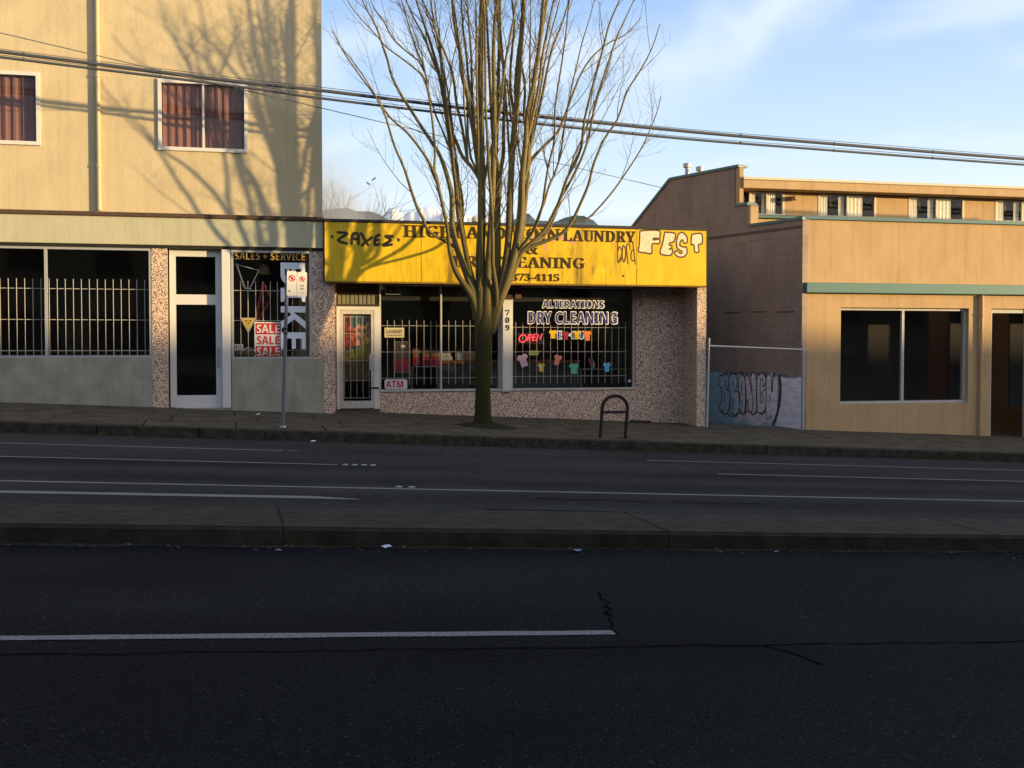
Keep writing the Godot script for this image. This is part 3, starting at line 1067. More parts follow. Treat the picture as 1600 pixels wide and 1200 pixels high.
func ridge(called: String, prof: Array, dist: float, foot: float, snow: float, m: Material, seed_: int) -> void:
	var f := noise(seed_, 1.0 / 900.0, 5)
	var n := prof.size() / 2
	var az0: float = prof[0] - 1.0
	var az1: float = prof[2 * n - 2] + 1.0
	var cols := 300
	var rows := 26
	var deep := dist * 0.16
	var pts := []
	for i in cols + 1:
		var az := lerpf(az0, az1, float(i) / cols)
		var k := 0.0
		if az <= prof[0]:
			k = prof[1]
		elif az >= prof[2 * n - 2]:
			k = prof[2 * n - 1]
		else:
			for j in n - 1:
				if az >= prof[2 * j] and az <= prof[2 * j + 2]:
					k = lerpf(prof[2 * j + 1], prof[2 * j + 3], (az - prof[2 * j]) / (prof[2 * j + 2] - prof[2 * j]))
		var row := []
		for j in rows + 1:
			var q := float(j) / rows * 2.0 - 1.0
			var d := dist + q * deep
			var dir := Vector3(sin(deg_to_rad(az)), 0, -cos(deg_to_rad(az)))
			var p := dir * d + Vector3(0, 0, 25)
			var h := k * dist
			var ridge_ := 1.0 - absf(f.get_noise_2d(p.x, p.z)) * 1.6
			var fall := 1.0 - pow(absf(q), 1.15)
			var y := h * fall * lerpf(1.0, ridge_, clampf(absf(q) * 2.4, 0, 0.75)) + h * 0.03 * f.get_noise_2d(p.x * 3.0, p.z * 3.0)
			row.append(Vector3(p.x, y, p.z))
		pts.append(row)
	var mb := MB.new()
	for i in cols + 1:
		for j in rows + 1:
			var p: Vector3 = pts[i][j]
			var du: Vector3 = pts[mini(i + 1, cols)][j] - pts[maxi(i - 1, 0)][j]
			var dv: Vector3 = pts[i][mini(j + 1, rows)] - pts[i][maxi(j - 1, 0)]
			var nn := du.cross(dv).normalized()
			if nn.y < 0:
				nn = -nn
			var c := Color(0.030, 0.042, 0.045)
			if snow <= 0.0:
				var k := smoothstep(900.0, 1300.0, p.y + 420.0 * f.get_noise_2d(p.x * 3.0 + 500.0, p.z * 3.0))
				c = c.lerp(Color(0.85, 0.86, 0.88), k * smoothstep(0.35, 0.6, nn.y))
			mb.v.append(p)
			mb.n.append(nn)
			mb.c.append(c)
			mb.t.append(Vector2.ZERO)
	for i in cols:
		for j in rows:
			var a := i * (rows + 1) + j
			for q in [a, a + 1, a + rows + 1, a + rows + 1, a + 1, a + rows + 2]:
				mb.ix.append(q)
	struct(called, mb, m)


# ---------------------------------------------------------------- the laundry
func grille(parent: Node3D, xs: Array, y0: float, y1: float, ys: Array, xa: float, xb: float, z: float, r := 0.0065) -> void:
	for x in xs:
		var b := MB.new()
		b.bar(Vector3(x, y0, z), Vector3(x, y1, z), r)
		part(parent, "bar", b, M.barw)
	for y in ys:
		var b := MB.new()
		b.bar(Vector3(xa, y, z - 2.2 * r), Vector3(xb, y, z - 2.2 * r), r)
		part(parent, "bar", b, M.barw)


func laundry() -> void:
	var o := thing("laundry_shop", "single-storey laundry shop with pebble-dashed walls and two big barred windows", "building")
	var g := -0.6
	# the pebble-dashed front
	var b := MB.new()
	b.pierced(3.215, 8.93, g, 0.555, -0.2, 0.0, [])
	part(o, "low_wall", b, M.pebble)
	b = MB.new()
	b.pierced(8.932, 10.06, g, 2.83, -0.2, 0.0, [])
	part(o, "blank_wall", b, M.pebble)
	b = MB.new()
	b.box(Vector3(10.06, g, -0.2), Vector3(10.275, 2.83, 0.8))
	part(o, "pillar", b, M.pebble)
	b = MB.new()
	b.box(Vector3(1.972, -0.1, -0.2), Vector3(2.20, 2.83, 0.8))
	part(o, "pillar", b, M.pebble)
	b = MB.new()
	b.box(Vector3(2.202, -0.1, -0.2), Vector3(2.31, 2.83, -0.02))
	part(o, "door_reveal", b, M.pebble)
	# roof and soffit; the body behind
	b = MB.new()
	b.box(Vector3(1.975, 2.835, -9.0), Vector3(10.27, 3.02, 0.90))
	part(o, "soffit", b, M.dark)
	b = MB.new()
	b.box(Vector3(1.975, 3.02, -9.0), Vector3(10.27, 3.9, 0.84))
	part(o, "roof", b, M.cap)
	b = MB.new()
	b.box(Vector3(1.975, 3.9, 0.6), Vector3(10.27, 4.05, 0.86))
	part(o, "parapet", b, M.cap)
	b = MB.new()
	b.lathe(Vector3(5.55, 3.9, -1.2), [[0.05, 0.0], [0.05, 0.40], [0.10, 0.42], [0.10, 0.5], [0.0, 0.56]], 12)
	part(o, "roof_vent", b, M.white)
	b = MB.new()
	b.box(Vector3(1.975, -0.9, -9.0), Vector3(10.27, 2.83, -8.8))
	b.box(Vector3(10.07, -0.9, -8.8), Vector3(10.27, 2.83, -0.2))
	b.box(Vector3(1.975, -0.9, -8.8), Vector3(2.17, 2.83, -0.2))
	part(o, "room_wall", b, M.inwall)
	b = MB.new()
	b.box(Vector3(2.17, -0.9, -8.8), Vector3(10.07, 0.15, -0.2))
	part(o, "floor", b, M.infloor)
	# windows
	var win := [[3.215, 5.85], [6.09, 8.93]]
	for k in 2:
		var x0: float = win[k][0]
		var x1: float = win[k][1]
		b = MB.new()
		b.pierced(x0, x1, 0.60, 2.834, -0.12, -0.04, [[x0 + 0.035, x1 - 0.045, 0.605, 2.80]])
		var fr := part(o, "window", b, M.frame)
		b = MB.new()
		if k == 0:
			b.box(Vector3(x0 + 0.037, 0.607, -0.084), Vector3(4.522, 2.798, -0.078))
			part(fr, "pane", b, M.glass)
			b = MB.new()
			b.box(Vector3(4.560, 0.607, -0.084), Vector3(x1 - 0.047, 2.798, -0.078))
			part(fr, "pane", b, M.glass)
			b = MB.new()
			b.cbox(Vector3(4.524, 0.603, -0.13), Vector3(4.558, 2.802, -0.03), 0.004)
			part(fr, "mullion", b, M.frame)
		else:
			b.box(Vector3(x0 + 0.037, 0.607, -0.084), Vector3(x1 - 0.047, 2.798, -0.078))
			part(fr, "pane", b, M.glass)
		b = MB.new()
		b.cbox(Vector3(x0, 0.556, -0.12), Vector3(x1 + 0.02, 0.598, 0.035), 0.005)
		part(o, "window_sill", b, M.frame)
		b = MB.new()
		b.box(Vector3(x0 + 0.04, 2.50, -0.30), Vector3(x1 - 0.05, 2.80, -0.26))
		part(fr, "valance", b, M.dark)
	# bars behind the glass
	var gr := Node3D.new()
	gr.name = "window_grille"
	o.add_child(gr)
	var xs := []
	for u in [3.40, 3.55, 3.72, 3.87, 4.03, 4.19, 4.34, 4.46, 4.73, 4.88, 5.04, 5.20, 5.36, 5.52, 5.68]:
		xs.append(u)
	grille(gr, xs, 0.70, 2.08, [1.96, 1.40, 0.84], 3.26, 5.80, -0.17)
	gr = Node3D.new()
	gr.name = "window_grille_001"
	o.add_child(gr)
	xs = []
	for k in 17:
		xs.append(6.22 + k * 0.158)
	grille(gr, xs, 0.70, 2.05, [1.935, 1.40, 0.86], 6.13, 8.80, -0.17)
	# the white post with the street number
	b = MB.new()
	b.cbox(Vector3(5.852, 0.53, -0.10), Vector3(6.088, 2.53, 0.06), 0.008)
	var post := part(o, "number_post", b, M.frame)
	b = MB.new()
	b.cbox(Vector3(5.875, 0.56, 0.062), Vector3(6.065, 2.52, 0.075), 0.005)
	part(post, "panel", b, M.white)
	for q in [["7", 2.245], ["0", 2.085], ["9", 1.925]]:
		text(post, "numeral", q[0], "Droid Serif", 700, 5.975, q[1], 0.085, 0.125, 0.076, 0.084, M.black)
	b = MB.new()
	b.box(Vector3(5.66, 2.53, -0.10), Vector3(6.09, 2.832, 0.02))
	part(o, "post_head", b, M.darkbrown)
	b = MB.new()
	b.box(Vector3(6.16, 2.56, -0.03), Vector3(6.29, 2.832, 0.05))
	part(o, "bracket", b, mat(0.11, 0.06, 0.045, 0.8))
	# the door and what is over it
	b = MB.new()
	b.pierced(2.312, 3.213, 0.20, 2.36, -0.10, 0.0, [[2.38, 3.10, 0.2, 2.29]])
	part(o, "door_frame", b, M.white)
	b = MB.new()
	b.pierced(2.384, 3.096, 0.215, 2.286, -0.075, -0.006, [[2.45, 3.035, 0.37, 2.20]])
	var door := part(o, "door", b, M.frame)
	b = MB.new()
	b.box(Vector3(2.452, 0.372, -0.056), Vector3(3.033, 2.198, -0.050))
	part(door, "pane", b, M.glass)
	for x in [2.48, 2.61, 2.74, 2.87, 3.0]:
		b = MB.new()
		b.bar(Vector3(x, 0.42, -0.085), Vector3(x, 2.16, -0.085), 0.006)
		part(door, "bar", b, M.barw)
	for y in [0.43, 0.80, 1.22, 1.79, 2.14]:
		b = MB.new()
		b.bar(Vector3(2.46, y, -0.098), Vector3(3.03, y, -0.098), 0.006)
		part(door, "bar", b, M.barw)
	b = MB.new()
	b.cbox(Vector3(2.99, 1.02, -0.004), Vector3(3.07, 1.36, 0.012), 0.006)
	part(door, "handle_plate", b, M.silver)
	b = MB.new()
	b.cbox(Vector3(3.02, 0.63, -0.025), Vector3(3.20, 0.66, 0.03), 0.006)
	part(door, "bolt", b, M.darkbrown)
	b = MB.new()
	b.box(Vector3(2.312, -0.1, -0.2), Vector3(3.213, 0.198, 0.03))
	part(o, "threshold", b, M.slab)
	b = MB.new()
	b.box(Vector3(2.312, 2.362, -0.12), Vector3(3.213, 2.40, 0.02))
	part(o, "lintel", b, M.darkbrown)
	var lou := Node3D.new()
	lou.name = "louvre"
	o.add_child(lou)
	var lm := mottled(26, 0.02, [[0.0, 0.12, 0.12, 0.075], [1.0, 0.26, 0.25, 0.17]], 0.6, 0.7)
	for k in 9:
		b = MB.new()
		var x := 2.335 + k * 0.088
		b.cbox(Vector3(x, 2.40, -0.11), Vector3(x + 0.078, 2.60, -0.05 + 0.008 * (k % 2)), 0.012)
		part(lou, "slat", b, lm)
	b = MB.new()
	b.box(Vector3(2.312, 2.602, -0.15), Vector3(3.213, 2.833, -0.06))
	b.box(Vector3(3.13, 2.40, -0.15), Vector3(3.213, 2.60, -0.06))
	part(o, "door_head", b, M.dark)
	# dark backing so that the sun does not come in over the door
	b = MB.new()
	b.box(Vector3(2.312, 2.36, -0.2), Vector3(3.213, 2.833, -0.152))
	part(o, "head_back", b, M.dark)

	# lettering on the right-hand window
	var navy := mat(0.03, 0.03, 0.16, 0.5)
	var lw := mat(0.82, 0.82, 0.82, 0.5)
	var win_node := o.get_node("window_001")
	for q in [["ALTERATIONS", 7.505, 2.445, 1.42, 0.165], ["DRY CLEANING", 7.50, 2.145, 2.05, 0.265], ["E", 7.19, 1.765, 0.10, 0.165], ["-", 7.425, 1.77, 0.05, 0.025], ["O", 7.525, 1.765, 0.14, 0.165], ["U", 7.69, 1.765, 0.11, 0.165]]:
		text(win_node, "lettering_border", q[0], "Droid Sans", 700, q[1], q[2], q[3], q[4], -0.072, -0.070, lw, 0, 0, 0.013)
		text(win_node, "lettering", q[0], "Droid Sans", 700, q[1], q[2], q[3] - 0.02, q[4] - 0.012, -0.068, -0.066, navy)
	# the poster in the door
	poster_in_door(door)


func poster_in_door(door: Node) -> void:
	# a print of painted houses along a waterfront, with the door glass reflection below
	var w := 116
	var h := 220
	var img := Image.create(w, h, false, Image.FORMAT_RGB8)
	img.fill(L(0.05, 0.10, 0.12))
	var f := noise(71, 0.05, 4)
	var cols := [L(0.28, 0.05, 0.07), L(0.36, 0.06, 0.07), L(0.46, 0.13, 0.06), L(0.42, 0.25, 0.24), L(0.48, 0.29, 0.07), L(0.48, 0.36, 0.18)]
	for j in h:
		for i in w:
			var x := float(i) / w
			var y := float(j) / h * 1.27
			var roof := 0.26 - 0.13 * x + (0.05 if int(x * 6) % 2 == 0 else 0.0)
			var foot := 0.66 - 0.10 * x
			var c := L(0.05, 0.11, 0.13).lerp(L(0.13, 0.19, 0.18), y * 2.0)
			if x < 0.3 and y < 0.3:
				c = L(0.16, 0.04, 0.05)
			if y > roof:
				c = cols[mini(int(x * 6.0), 5)]
				var u := fposmod(x * 6.0, 1.0)
				var s := (y - roof) / (foot - roof)
				if u > 0.3 and u < 0.62 and (absf(s - 0.25) < 0.08 or absf(s - 0.62) < 0.09):
					c = L(0.06, 0.03, 0.03)
			if y > foot:
				c = L(0.05, 0.08, 0.11)
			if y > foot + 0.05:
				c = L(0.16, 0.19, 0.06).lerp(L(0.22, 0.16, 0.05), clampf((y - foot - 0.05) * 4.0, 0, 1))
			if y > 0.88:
				c = c.lerp(L(0.075, 0.06, 0.03), clampf((y - 0.88) * 9.0, 0, 1))  # olive-brown reflection of the door glass, painted into the print's foot
			c = c * (1.0 + 0.5 * f.get_noise_2d(i, j * 0.7))
			c.a = 1
			img.set_pixel(i, j, c)
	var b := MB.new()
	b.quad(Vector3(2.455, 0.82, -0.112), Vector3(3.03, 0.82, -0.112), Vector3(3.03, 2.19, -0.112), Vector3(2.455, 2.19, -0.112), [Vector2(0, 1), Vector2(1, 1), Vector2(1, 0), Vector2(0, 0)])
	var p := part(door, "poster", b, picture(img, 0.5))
	p.set_meta("label", "poster of red, pink and yellow waterfront houses, glass reflection painted in below")
	b = MB.new()
	b.box(Vector3(2.80, 1.28, -0.110), Vector3(2.99, 1.56, -0.107))
	part(door, "leaflet", b, mat(0.20, 0.20, 0.03, 0.6))


func sign_board() -> void:
	var o := thing("shop_sign", "long yellow fascia sign lettered for a coin laundry and dry cleaning, with graffiti", "sign")
	var w := 1644
	var h := 240
	var img := Image.create(w, h, false, Image.FORMAT_RGB8)
	var f := noise(81, 0.012, 5)
	var g := noise(82, 0.03, 4)
	var streaks := [[512, 26, 0.7], [1065, 26, 0.9], [540, 60, 0.3], [1100, 70, 0.25], [700, 30, 0.3], [900, 60, 0.25], [1380, 40, 0.15], [310, 50, 0.15]]
	for j in h:
		for i in w:
			var k := 1.0 + 0.18 * f.get_noise_2d(i, j * 0.45)
			var c := Color(0.72 * k, 0.475 * k, 0.012 * k)
			var d := 0.0
			for s in streaks:
				var q: float = absf(i - s[0]) / s[1]
				if q < 1:
					d += s[2] * (1 - q) * (0.45 + 0.55 * smoothstep(0.1, 0.75, float(j) / h)) * (0.75 + 0.7 * g.get_noise_2d(i * 2.0, j * 0.12))
			d += 0.40 * maxf(0, g.get_noise_2d(i * 1.4, j * 0.18 + 90)) * (0.3 + float(j) / h)
			d += 0.9 * maxf(0.0, f.get_noise_2d(i * 1.6 + 300.0, j * 0.5) - 0.08) * smoothstep(330, 480, float(i)) * smoothstep(1330, 1180, float(i))
			if i > 1320:
				d *= 0.3
			d += 0.5 * smoothstep(0.965, 1.0, float(j) / h) * (0.6 + g.get_noise_2d(i * 2, 7))
			d = clampf(d, 0, 0.85)
			c = c.lerp(Color(0.14, 0.085, 0.015), d)
			img.set_pixel(i, j, c.linear_to_srgb())
	# pink primer where the yellow has flaked
	var pink := L(0.62, 0.30, 0.20)
	for q in [[872, 50, 10], [890, 58, 9], [905, 62, 7], [925, 56, 8], [950, 60, 6], [915, 82, 8], [918, 94, 5], [985, 46, 9], [1000, 42, 8], [1012, 52, 6], [1030, 62, 6], [1042, 66, 6], [1052, 44, 7], [860, 66, 6]]:
		for k in 7:
			stamp(img, q[0] + rng.randf_range(-9, 9), q[1] + rng.randf_range(-5, 5), q[2] * 0.55, pink, 0.7, 3.0)
	var ink := L(0.035, 0.025, 0.012)
	for s in TAG_A:
		stroke(img, s, 4.0, ink, 0.85, 2.5)
	for s in TAG_B:
		stroke(img, s, 1.6, L(0.12, 0.06, 0.02), 0.8, 2.0)
	for s in TAG_C:
		fill_poly(img, s, L(0.78, 0.66, 0.50), 0.92)
	for k in 160:
		var px := rng.randf_range(1315, 1580)
		var py := rng.randf_range(8, 105)
		if img.get_pixel(int(px), int(py)).b > 0.5:
			stamp(img, px, py, rng.randf_range(0.5, 4), L(0.85, 0.50, 0.12).lerp(L(0.7, 0.5, 0.42), rng.randf()), 0.35, 5.0)
	for s in TAG_C:
		stroke(img, s + [s[0], s[1]], 2.3, L(0.10, 0.05, 0.02), 0.9, 1.6)
	stamp(img, 1262, 200, 4, ink, 0.9, 2)
	var m := picture(img, 0.42)
	m.metallic_specular = 0.4
	var xs := [1.99, 3.95, 6.25, 8.61, 10.21]
	for k in 4:
		var x0: float = xs[k] + 0.006
		var x1: float = xs[k + 1] - 0.006
		var u0: float = (x0 - 1.99) / 8.22
		var u1: float = (x1 - 1.99) / 8.22
		var b := MB.new()
		var fr := [Vector3(x0, 2.835, 0.95), Vector3(x1, 2.835, 0.95), Vector3(x1, 4.02, 0.95), Vector3(x0, 4.02, 0.95)]
		var bk := []
		for p in fr:
			bk.append(p - Vector3(0, 0, 0.03))
		var uv := [Vector2(u0, 0.99), Vector2(u1, 0.99), Vector2(u1, 0.01), Vector2(u0, 0.01)]
		var nx := 14
		var ny := 8
		var wave := func(px: float, py: float) -> float: return 0.0035 * f.get_noise_2d(px * 110.0, py * 90.0) * minf(1.0, 12.0 * minf(px - x0, x1 - px)) * minf(1.0, 12.0 * minf(py - 2.835, 4.02 - py))
		for i in nx + 1:
			for j in ny + 1:
				var px := lerpf(x0, x1, float(i) / nx)
				var py := lerpf(2.835, 4.02, float(j) / ny)
				b.v.append(Vector3(px, py, 0.95 + wave.call(px, py)))
				b.n.append(Vector3((wave.call(px - 0.02, py) - wave.call(px + 0.02, py)) / 0.04, (wave.call(px, py - 0.02) - wave.call(px, py + 0.02)) / 0.04, 1).normalized())
				b.c.append(Color.WHITE)
				b.t.append(Vector2((px - 1.99) / 8.22, 0.99 - 0.98 * float(j) / ny))
		for i in nx:
			for j in ny:
				var a := i * (ny + 1) + j
				for q in [a, a + 1, a + ny + 1, a + ny + 1, a + 1, a + ny + 2]:
					b.ix.append(q)
		b.quad(bk[1], bk[0], bk[3], bk[2], [uv[1], uv[0], uv[3], uv[2]])
		for i in 4:
			var j := (i + 1) % 4
			b.quad(bk[i], bk[j], fr[j], fr[i], [uv[i], uv[j], uv[j], uv[i]])
		part(o, "panel", b, m)
	var t := MB.new()
	t.cbox(Vector3(1.975, 4.022, 0.80), Vector3(10.22, 4.085, 0.975), 0.008)
	part(o, "top_trim", t, M.cap)
	t = MB.new()
	t.cbox(Vector3(1.98, 2.80, 0.86), Vector3(10.215, 2.833, 0.955), 0.006)
	part(o, "bottom_trim", t, mottled(83, 0.02, [[0.0, 0.10, 0.05, 0.02], [1.0, 0.35, 0.20, 0.03]], 0.9))
	t = MB.new()
	t.box(Vector3(1.985, 2.84, 0.905), Vector3(10.215, 4.02, 0.918))
	part(o, "backing", t, M.dark)
	for x in [1.977, 10.213]:
		t = MB.new()
		t.box(Vector3(x, 2.836, 0.80), Vector3(x + 0.011, 4.02, 0.953))
		part(o, "end_trim", t, M.cap)
	text(o, "lettering", "HIGHLAND", "Droid Serif", 700, 4.66, 3.87, 2.14, 0.245, 0.954, 0.964, M.letter)
	text(o, "lettering", "COIN", "Droid Serif", 700, 6.42, 3.865, 0.98, 0.245, 0.954, 0.964, M.letter)
	text(o, "lettering", "LAUNDRY", "Droid Serif", 700, 7.78, 3.855, 1.60, 0.235, 0.954, 0.964, M.letter)
	text(o, "lettering", "&", "Droid Serif", 700, 6.30, 3.56, 0.26, 0.23, 0.954, 0.964, M.letter)
	text(o, "lettering", "DRY CLEANING", "Droid Serif", 700, 6.03, 3.275, 2.84, 0.225, 0.954, 0.964, M.letter)
	text(o, "lettering", "TEL. 873-4115", "Droid Serif", 700, 6.06, 2.965, 1.66, 0.155, 0.954, 0.964, M.letter)


# ---------------------------------------------------------------- the cycle shop on the left
func bike_shop() -> void:
	var o := thing("cycle_shop", "tall tan stucco building with a cycle shop window at street level", "building")
	var x0 := -9.0
	var up := [[-1.15, 0.46, 5.40, 6.68], [-5.2, -3.4, 5.40, 6.68], [-1.15, 0.46, 8.9, 10.1], [-5.2, -3.4, 8.9, 10.1]]
	var b := MB.new()
	b.pierced(x0, 1.965, 4.12, 11.0, 0.55, 0.80, up)
	part(o, "upper_wall", b, M.stucco)
	b = MB.new()
	b.box(Vector3(1.715, -0.4, -9.0), Vector3(1.965, 11.0, 0.548))
	part(o, "party_wall", b, M.stucco)
	b = MB.new()
	b.box(Vector3(x0, -0.4, -9.0), Vector3(x0 + 0.25, 11.0, 0.548))
	part(o, "end_wall", b, M.stucco)
	b = MB.new()
	b.box(Vector3(x0 + 0.26, 10.8, -9.0), Vector3(1.71, 11.0, 0.54))
	part(o, "roof", b, M.cap)
	b = MB.new()
	b.box(Vector3(x0 + 0.26, -0.4, -9.2), Vector3(1.71, 11.0, -9.0))
	part(o, "back_wall", b, M.inwall)
	var blind := mat(0.20, 0.09, 0.075, 0.8)
	for k in 4:
		var q: Array = up[k]
		b = MB.new()
		b.frame(q[0] - 0.05, q[1] + 0.05, q[2] - 0.05, q[3] + 0.05, 0.74, 0.845, 0.07)
		var w := part(o, "upper_window", b, M.white)
		b = MB.new()
		b.box(Vector3(q[0] + 0.02, q[2] + 0.02, 0.775), Vector3(q[1] - 0.02, q[3] - 0.02, 0.781))
		part(w, "pane", b, M.glass)
		b = MB.new()
		b.cbox(Vector3((q[0] + q[1]) / 2 - 0.02, q[2] + 0.02, 0.76), Vector3((q[0] + q[1]) / 2 + 0.02, q[3] - 0.02, 0.80), 0.004)
		part(w, "mullion", b, M.white)
		b = MB.new()
		for i in 40:
			var a: float = q[0] + (q[1] - q[0]) * i / 40.0
			var d: float = q[0] + (q[1] - q[0]) * (i + 1) / 40.0
			b.quad(Vector3(a, q[2], 0.69 + 0.02 * sin(i * 1.7)), Vector3(d, q[2], 0.69 + 0.02 * sin((i + 1) * 1.7)), Vector3(d, q[3], 0.69 + 0.02 * sin((i + 1) * 1.7)), Vector3(a, q[3], 0.69 + 0.02 * sin(i * 1.7)))
		part(w, "curtain", b, blind)
	# ledge and band
	b = MB.new()
	b.cbox(Vector3(x0, 4.035, 0.56), Vector3(1.985, 4.118, 0.90), 0.012)
	part(o, "ledge", b, mottled(84, 0.02, [[0.0, 0.05, 0.03, 0.022], [1.0, 0.13, 0.085, 0.06]], 1.2))
	b = MB.new()
	b.cbox(Vector3(x0, 3.50, 0.56), Vector3(1.972, 4.033, 0.86), 0.006)
	part(o, "band", b, M.band)
	b = MB.new()
	b.box(Vector3(x0, 3.44, 0.3), Vector3(1.971, 3.498, 0.82))
	part(o, "band_soffit", b, M.dark)
	downpipe(o, -2.3, 0.86, 4.14, 11.0, M.stucco)
	# bulkhead, pilaster, window
	b = MB.new()
	b.box(Vector3(0.165, -0.4, 0.55), Vector3(1.970, 1.265, 0.80))
	part(o, "bulkhead", b, M.concrete_wall)
	b = MB.new()
	b.box(Vector3(1.745, 1.268, 0.55), Vector3(1.970, 3.438, 0.80))
	part(o, "pilaster", b, M.pebble)
	b = MB.new()
	b.frame(0.165, 1.743, 1.268, 3.438, 0.68, 0.79, 0.045)
	var fr := part(o, "shop_window", b, M.silver)
	b = MB.new()
	b.box(Vector3(0.208, 1.31, 0.733), Vector3(1.70, 3.395, 0.739))
	part(fr, "pane", b, M.glass)
	var gold := mat(0.42, 0.25, 0.06, 0.45)
	text(fr, "lettering", "SALES + SERVICE", "Droid Sans", 700, 0.93, 3.325, 1.38, 0.15, 0.741, 0.744, gold)
	text(fr, "lettering", "BIKE", "Droid Sans", 700, 1.375, 2.335, 1.74, 0.49, 0.741, 0.745, mat(0.72, 0.74, 0.80, 0.5), -PI / 2)
	text(fr, "lettering", "WWW.CYCLES.COM", "Droid Sans", 700, 0.95, 1.38, 1.42, 0.09, 0.741, 0.743, mat(0.10, 0.075, 0.025, 0.6))
	var gr := Node3D.new()
	gr.name = "window_grille"
	o.add_child(gr)
	grille(gr, [0.345, 0.49, 0.64, 0.785, 0.93, 1.07, 1.22, 1.37, 1.52, 1.63], 1.30, 2.83, [2.64, 2.04, 1.44], 0.21, 1.70, 0.64, 0.0075)
	# the white door at the side, and the rest of the front
	b = MB.new()
	b.cbox(Vector3(-0.02, 0.30, 0.60), Vector3(0.142, 3.438, 0.83), 0.006)
	part(o, "door_post", b, M.white)
	b = MB.new()
	b.box(Vector3(0.143, -0.2, 0.58), Vector3(0.164, 3.438, 0.77))
	part(o, "door_post_edge", b, M.steel)
	b = MB.new()
	b.pierced(-1.02, -0.022, 0.30, 3.438, 0.58, 0.66, [[-0.9, -0.14, 0.55, 2.35], [-0.9, -0.14, 2.55, 3.3]])
	var dr := part(o, "side_door", b, M.white)
	for q in [[0.55, 2.35], [2.55, 3.3]]:
		b = MB.new()
		b.box(Vector3(-0.898, q[0] + 0.002, 0.618), Vector3(-0.142, q[1] - 0.002, 0.624))
		part(dr, "pane", b, M.glass)
	b = MB.new()
	b.rod(Vector3(-0.10, 1.1, 0.69), Vector3(-0.10, 1.5, 0.69), 0.014)
	part(dr, "handle", b, M.steel)
	b = MB.new()
	b.box(Vector3(-1.05, -0.2, 0.5), Vector3(0.142, 0.298, 0.80))
	part(o, "door_step", b, M.concrete_wall)
	b = MB.new()
	b.box(Vector3(-1.35, -0.2, 0.55), Vector3(-1.05, 3.438, 0.80))
	part(o, "pilaster", b, M.pebble)
	b = MB.new()
	b.box(Vector3(x0, -0.2, 0.55), Vector3(-1.352, 1.30, 0.80))
	part(o, "bulkhead", b, M.concrete_wall)
	b = MB.new()
	b.pierced(-5.2, -1.352, 1.302, 3.438, 0.68, 0.79, [[-5.15, -3.32, 1.35, 3.39], [-3.27, -1.40, 1.35, 3.39]])
	fr = part(o, "shop_window", b, M.silver)
	for q in [[-5.15, -3.32], [-3.27, -1.40]]:
		b = MB.new()
		b.box(Vector3(q[0] + 0.002, 1.352, 0.733), Vector3(q[1] - 0.002, 3.388, 0.739))
		part(fr, "pane", b, M.glass)
	gr = Node3D.new()
	gr.name = "window_grille_001"
	o.add_child(gr)
	var xs := []
	for k in 25:
		xs.append(-5.02 + 0.147 * k)
	grille(gr, xs, 1.32, 2.83, [2.64, 2.04, 1.44], -5.14, -1.41, 0.64, 0.0075)
	b = MB.new()
	b.box(Vector3(x0, 1.302, 0.55), Vector3(-5.202, 3.438, 0.80))
	part(o, "pilaster", b, M.pebble)
	b = MB.new()
	b.box(Vector3(x0 + 0.26, -0.4, -5.0), Vector3(1.71, 3.5, -4.8))
	part(o, "room_wall", b, M.black)
	b = MB.new()
	b.box(Vector3(x0 + 0.26, 3.5, -8.9), Vector3(1.71, 3.7, 0.545))
	part(o, "ceiling", b, M.black)
	b = MB.new()
	b.box(Vector3(x0 + 0.26, -0.4, -8.9), Vector3(1.71, 0.28, 0.545))
	part(o, "floor", b, M.infloor)


# ---------------------------------------------------------------- the brown building on the right
func downpipe(parent: Node, x: float, z: float, y0: float, y1: float, m: Material, off := Vector3.ZERO) -> void:
	var b := MB.new()
	b.rod(Vector3(x, y0, z), Vector3(x, y1, z), 0.045, 10)
	var p := part(parent, "downpipe", b, m, off)
	for k in 4:
		b = MB.new()
		b.lathe(Vector3(x, lerpf(y0, y1, (k + 0.5) / 4.0), z), [[0.046, -0.025], [0.058, -0.02], [0.058, 0.02], [0.046, 0.025]], 10)
		part(p, "bracket", b, m)


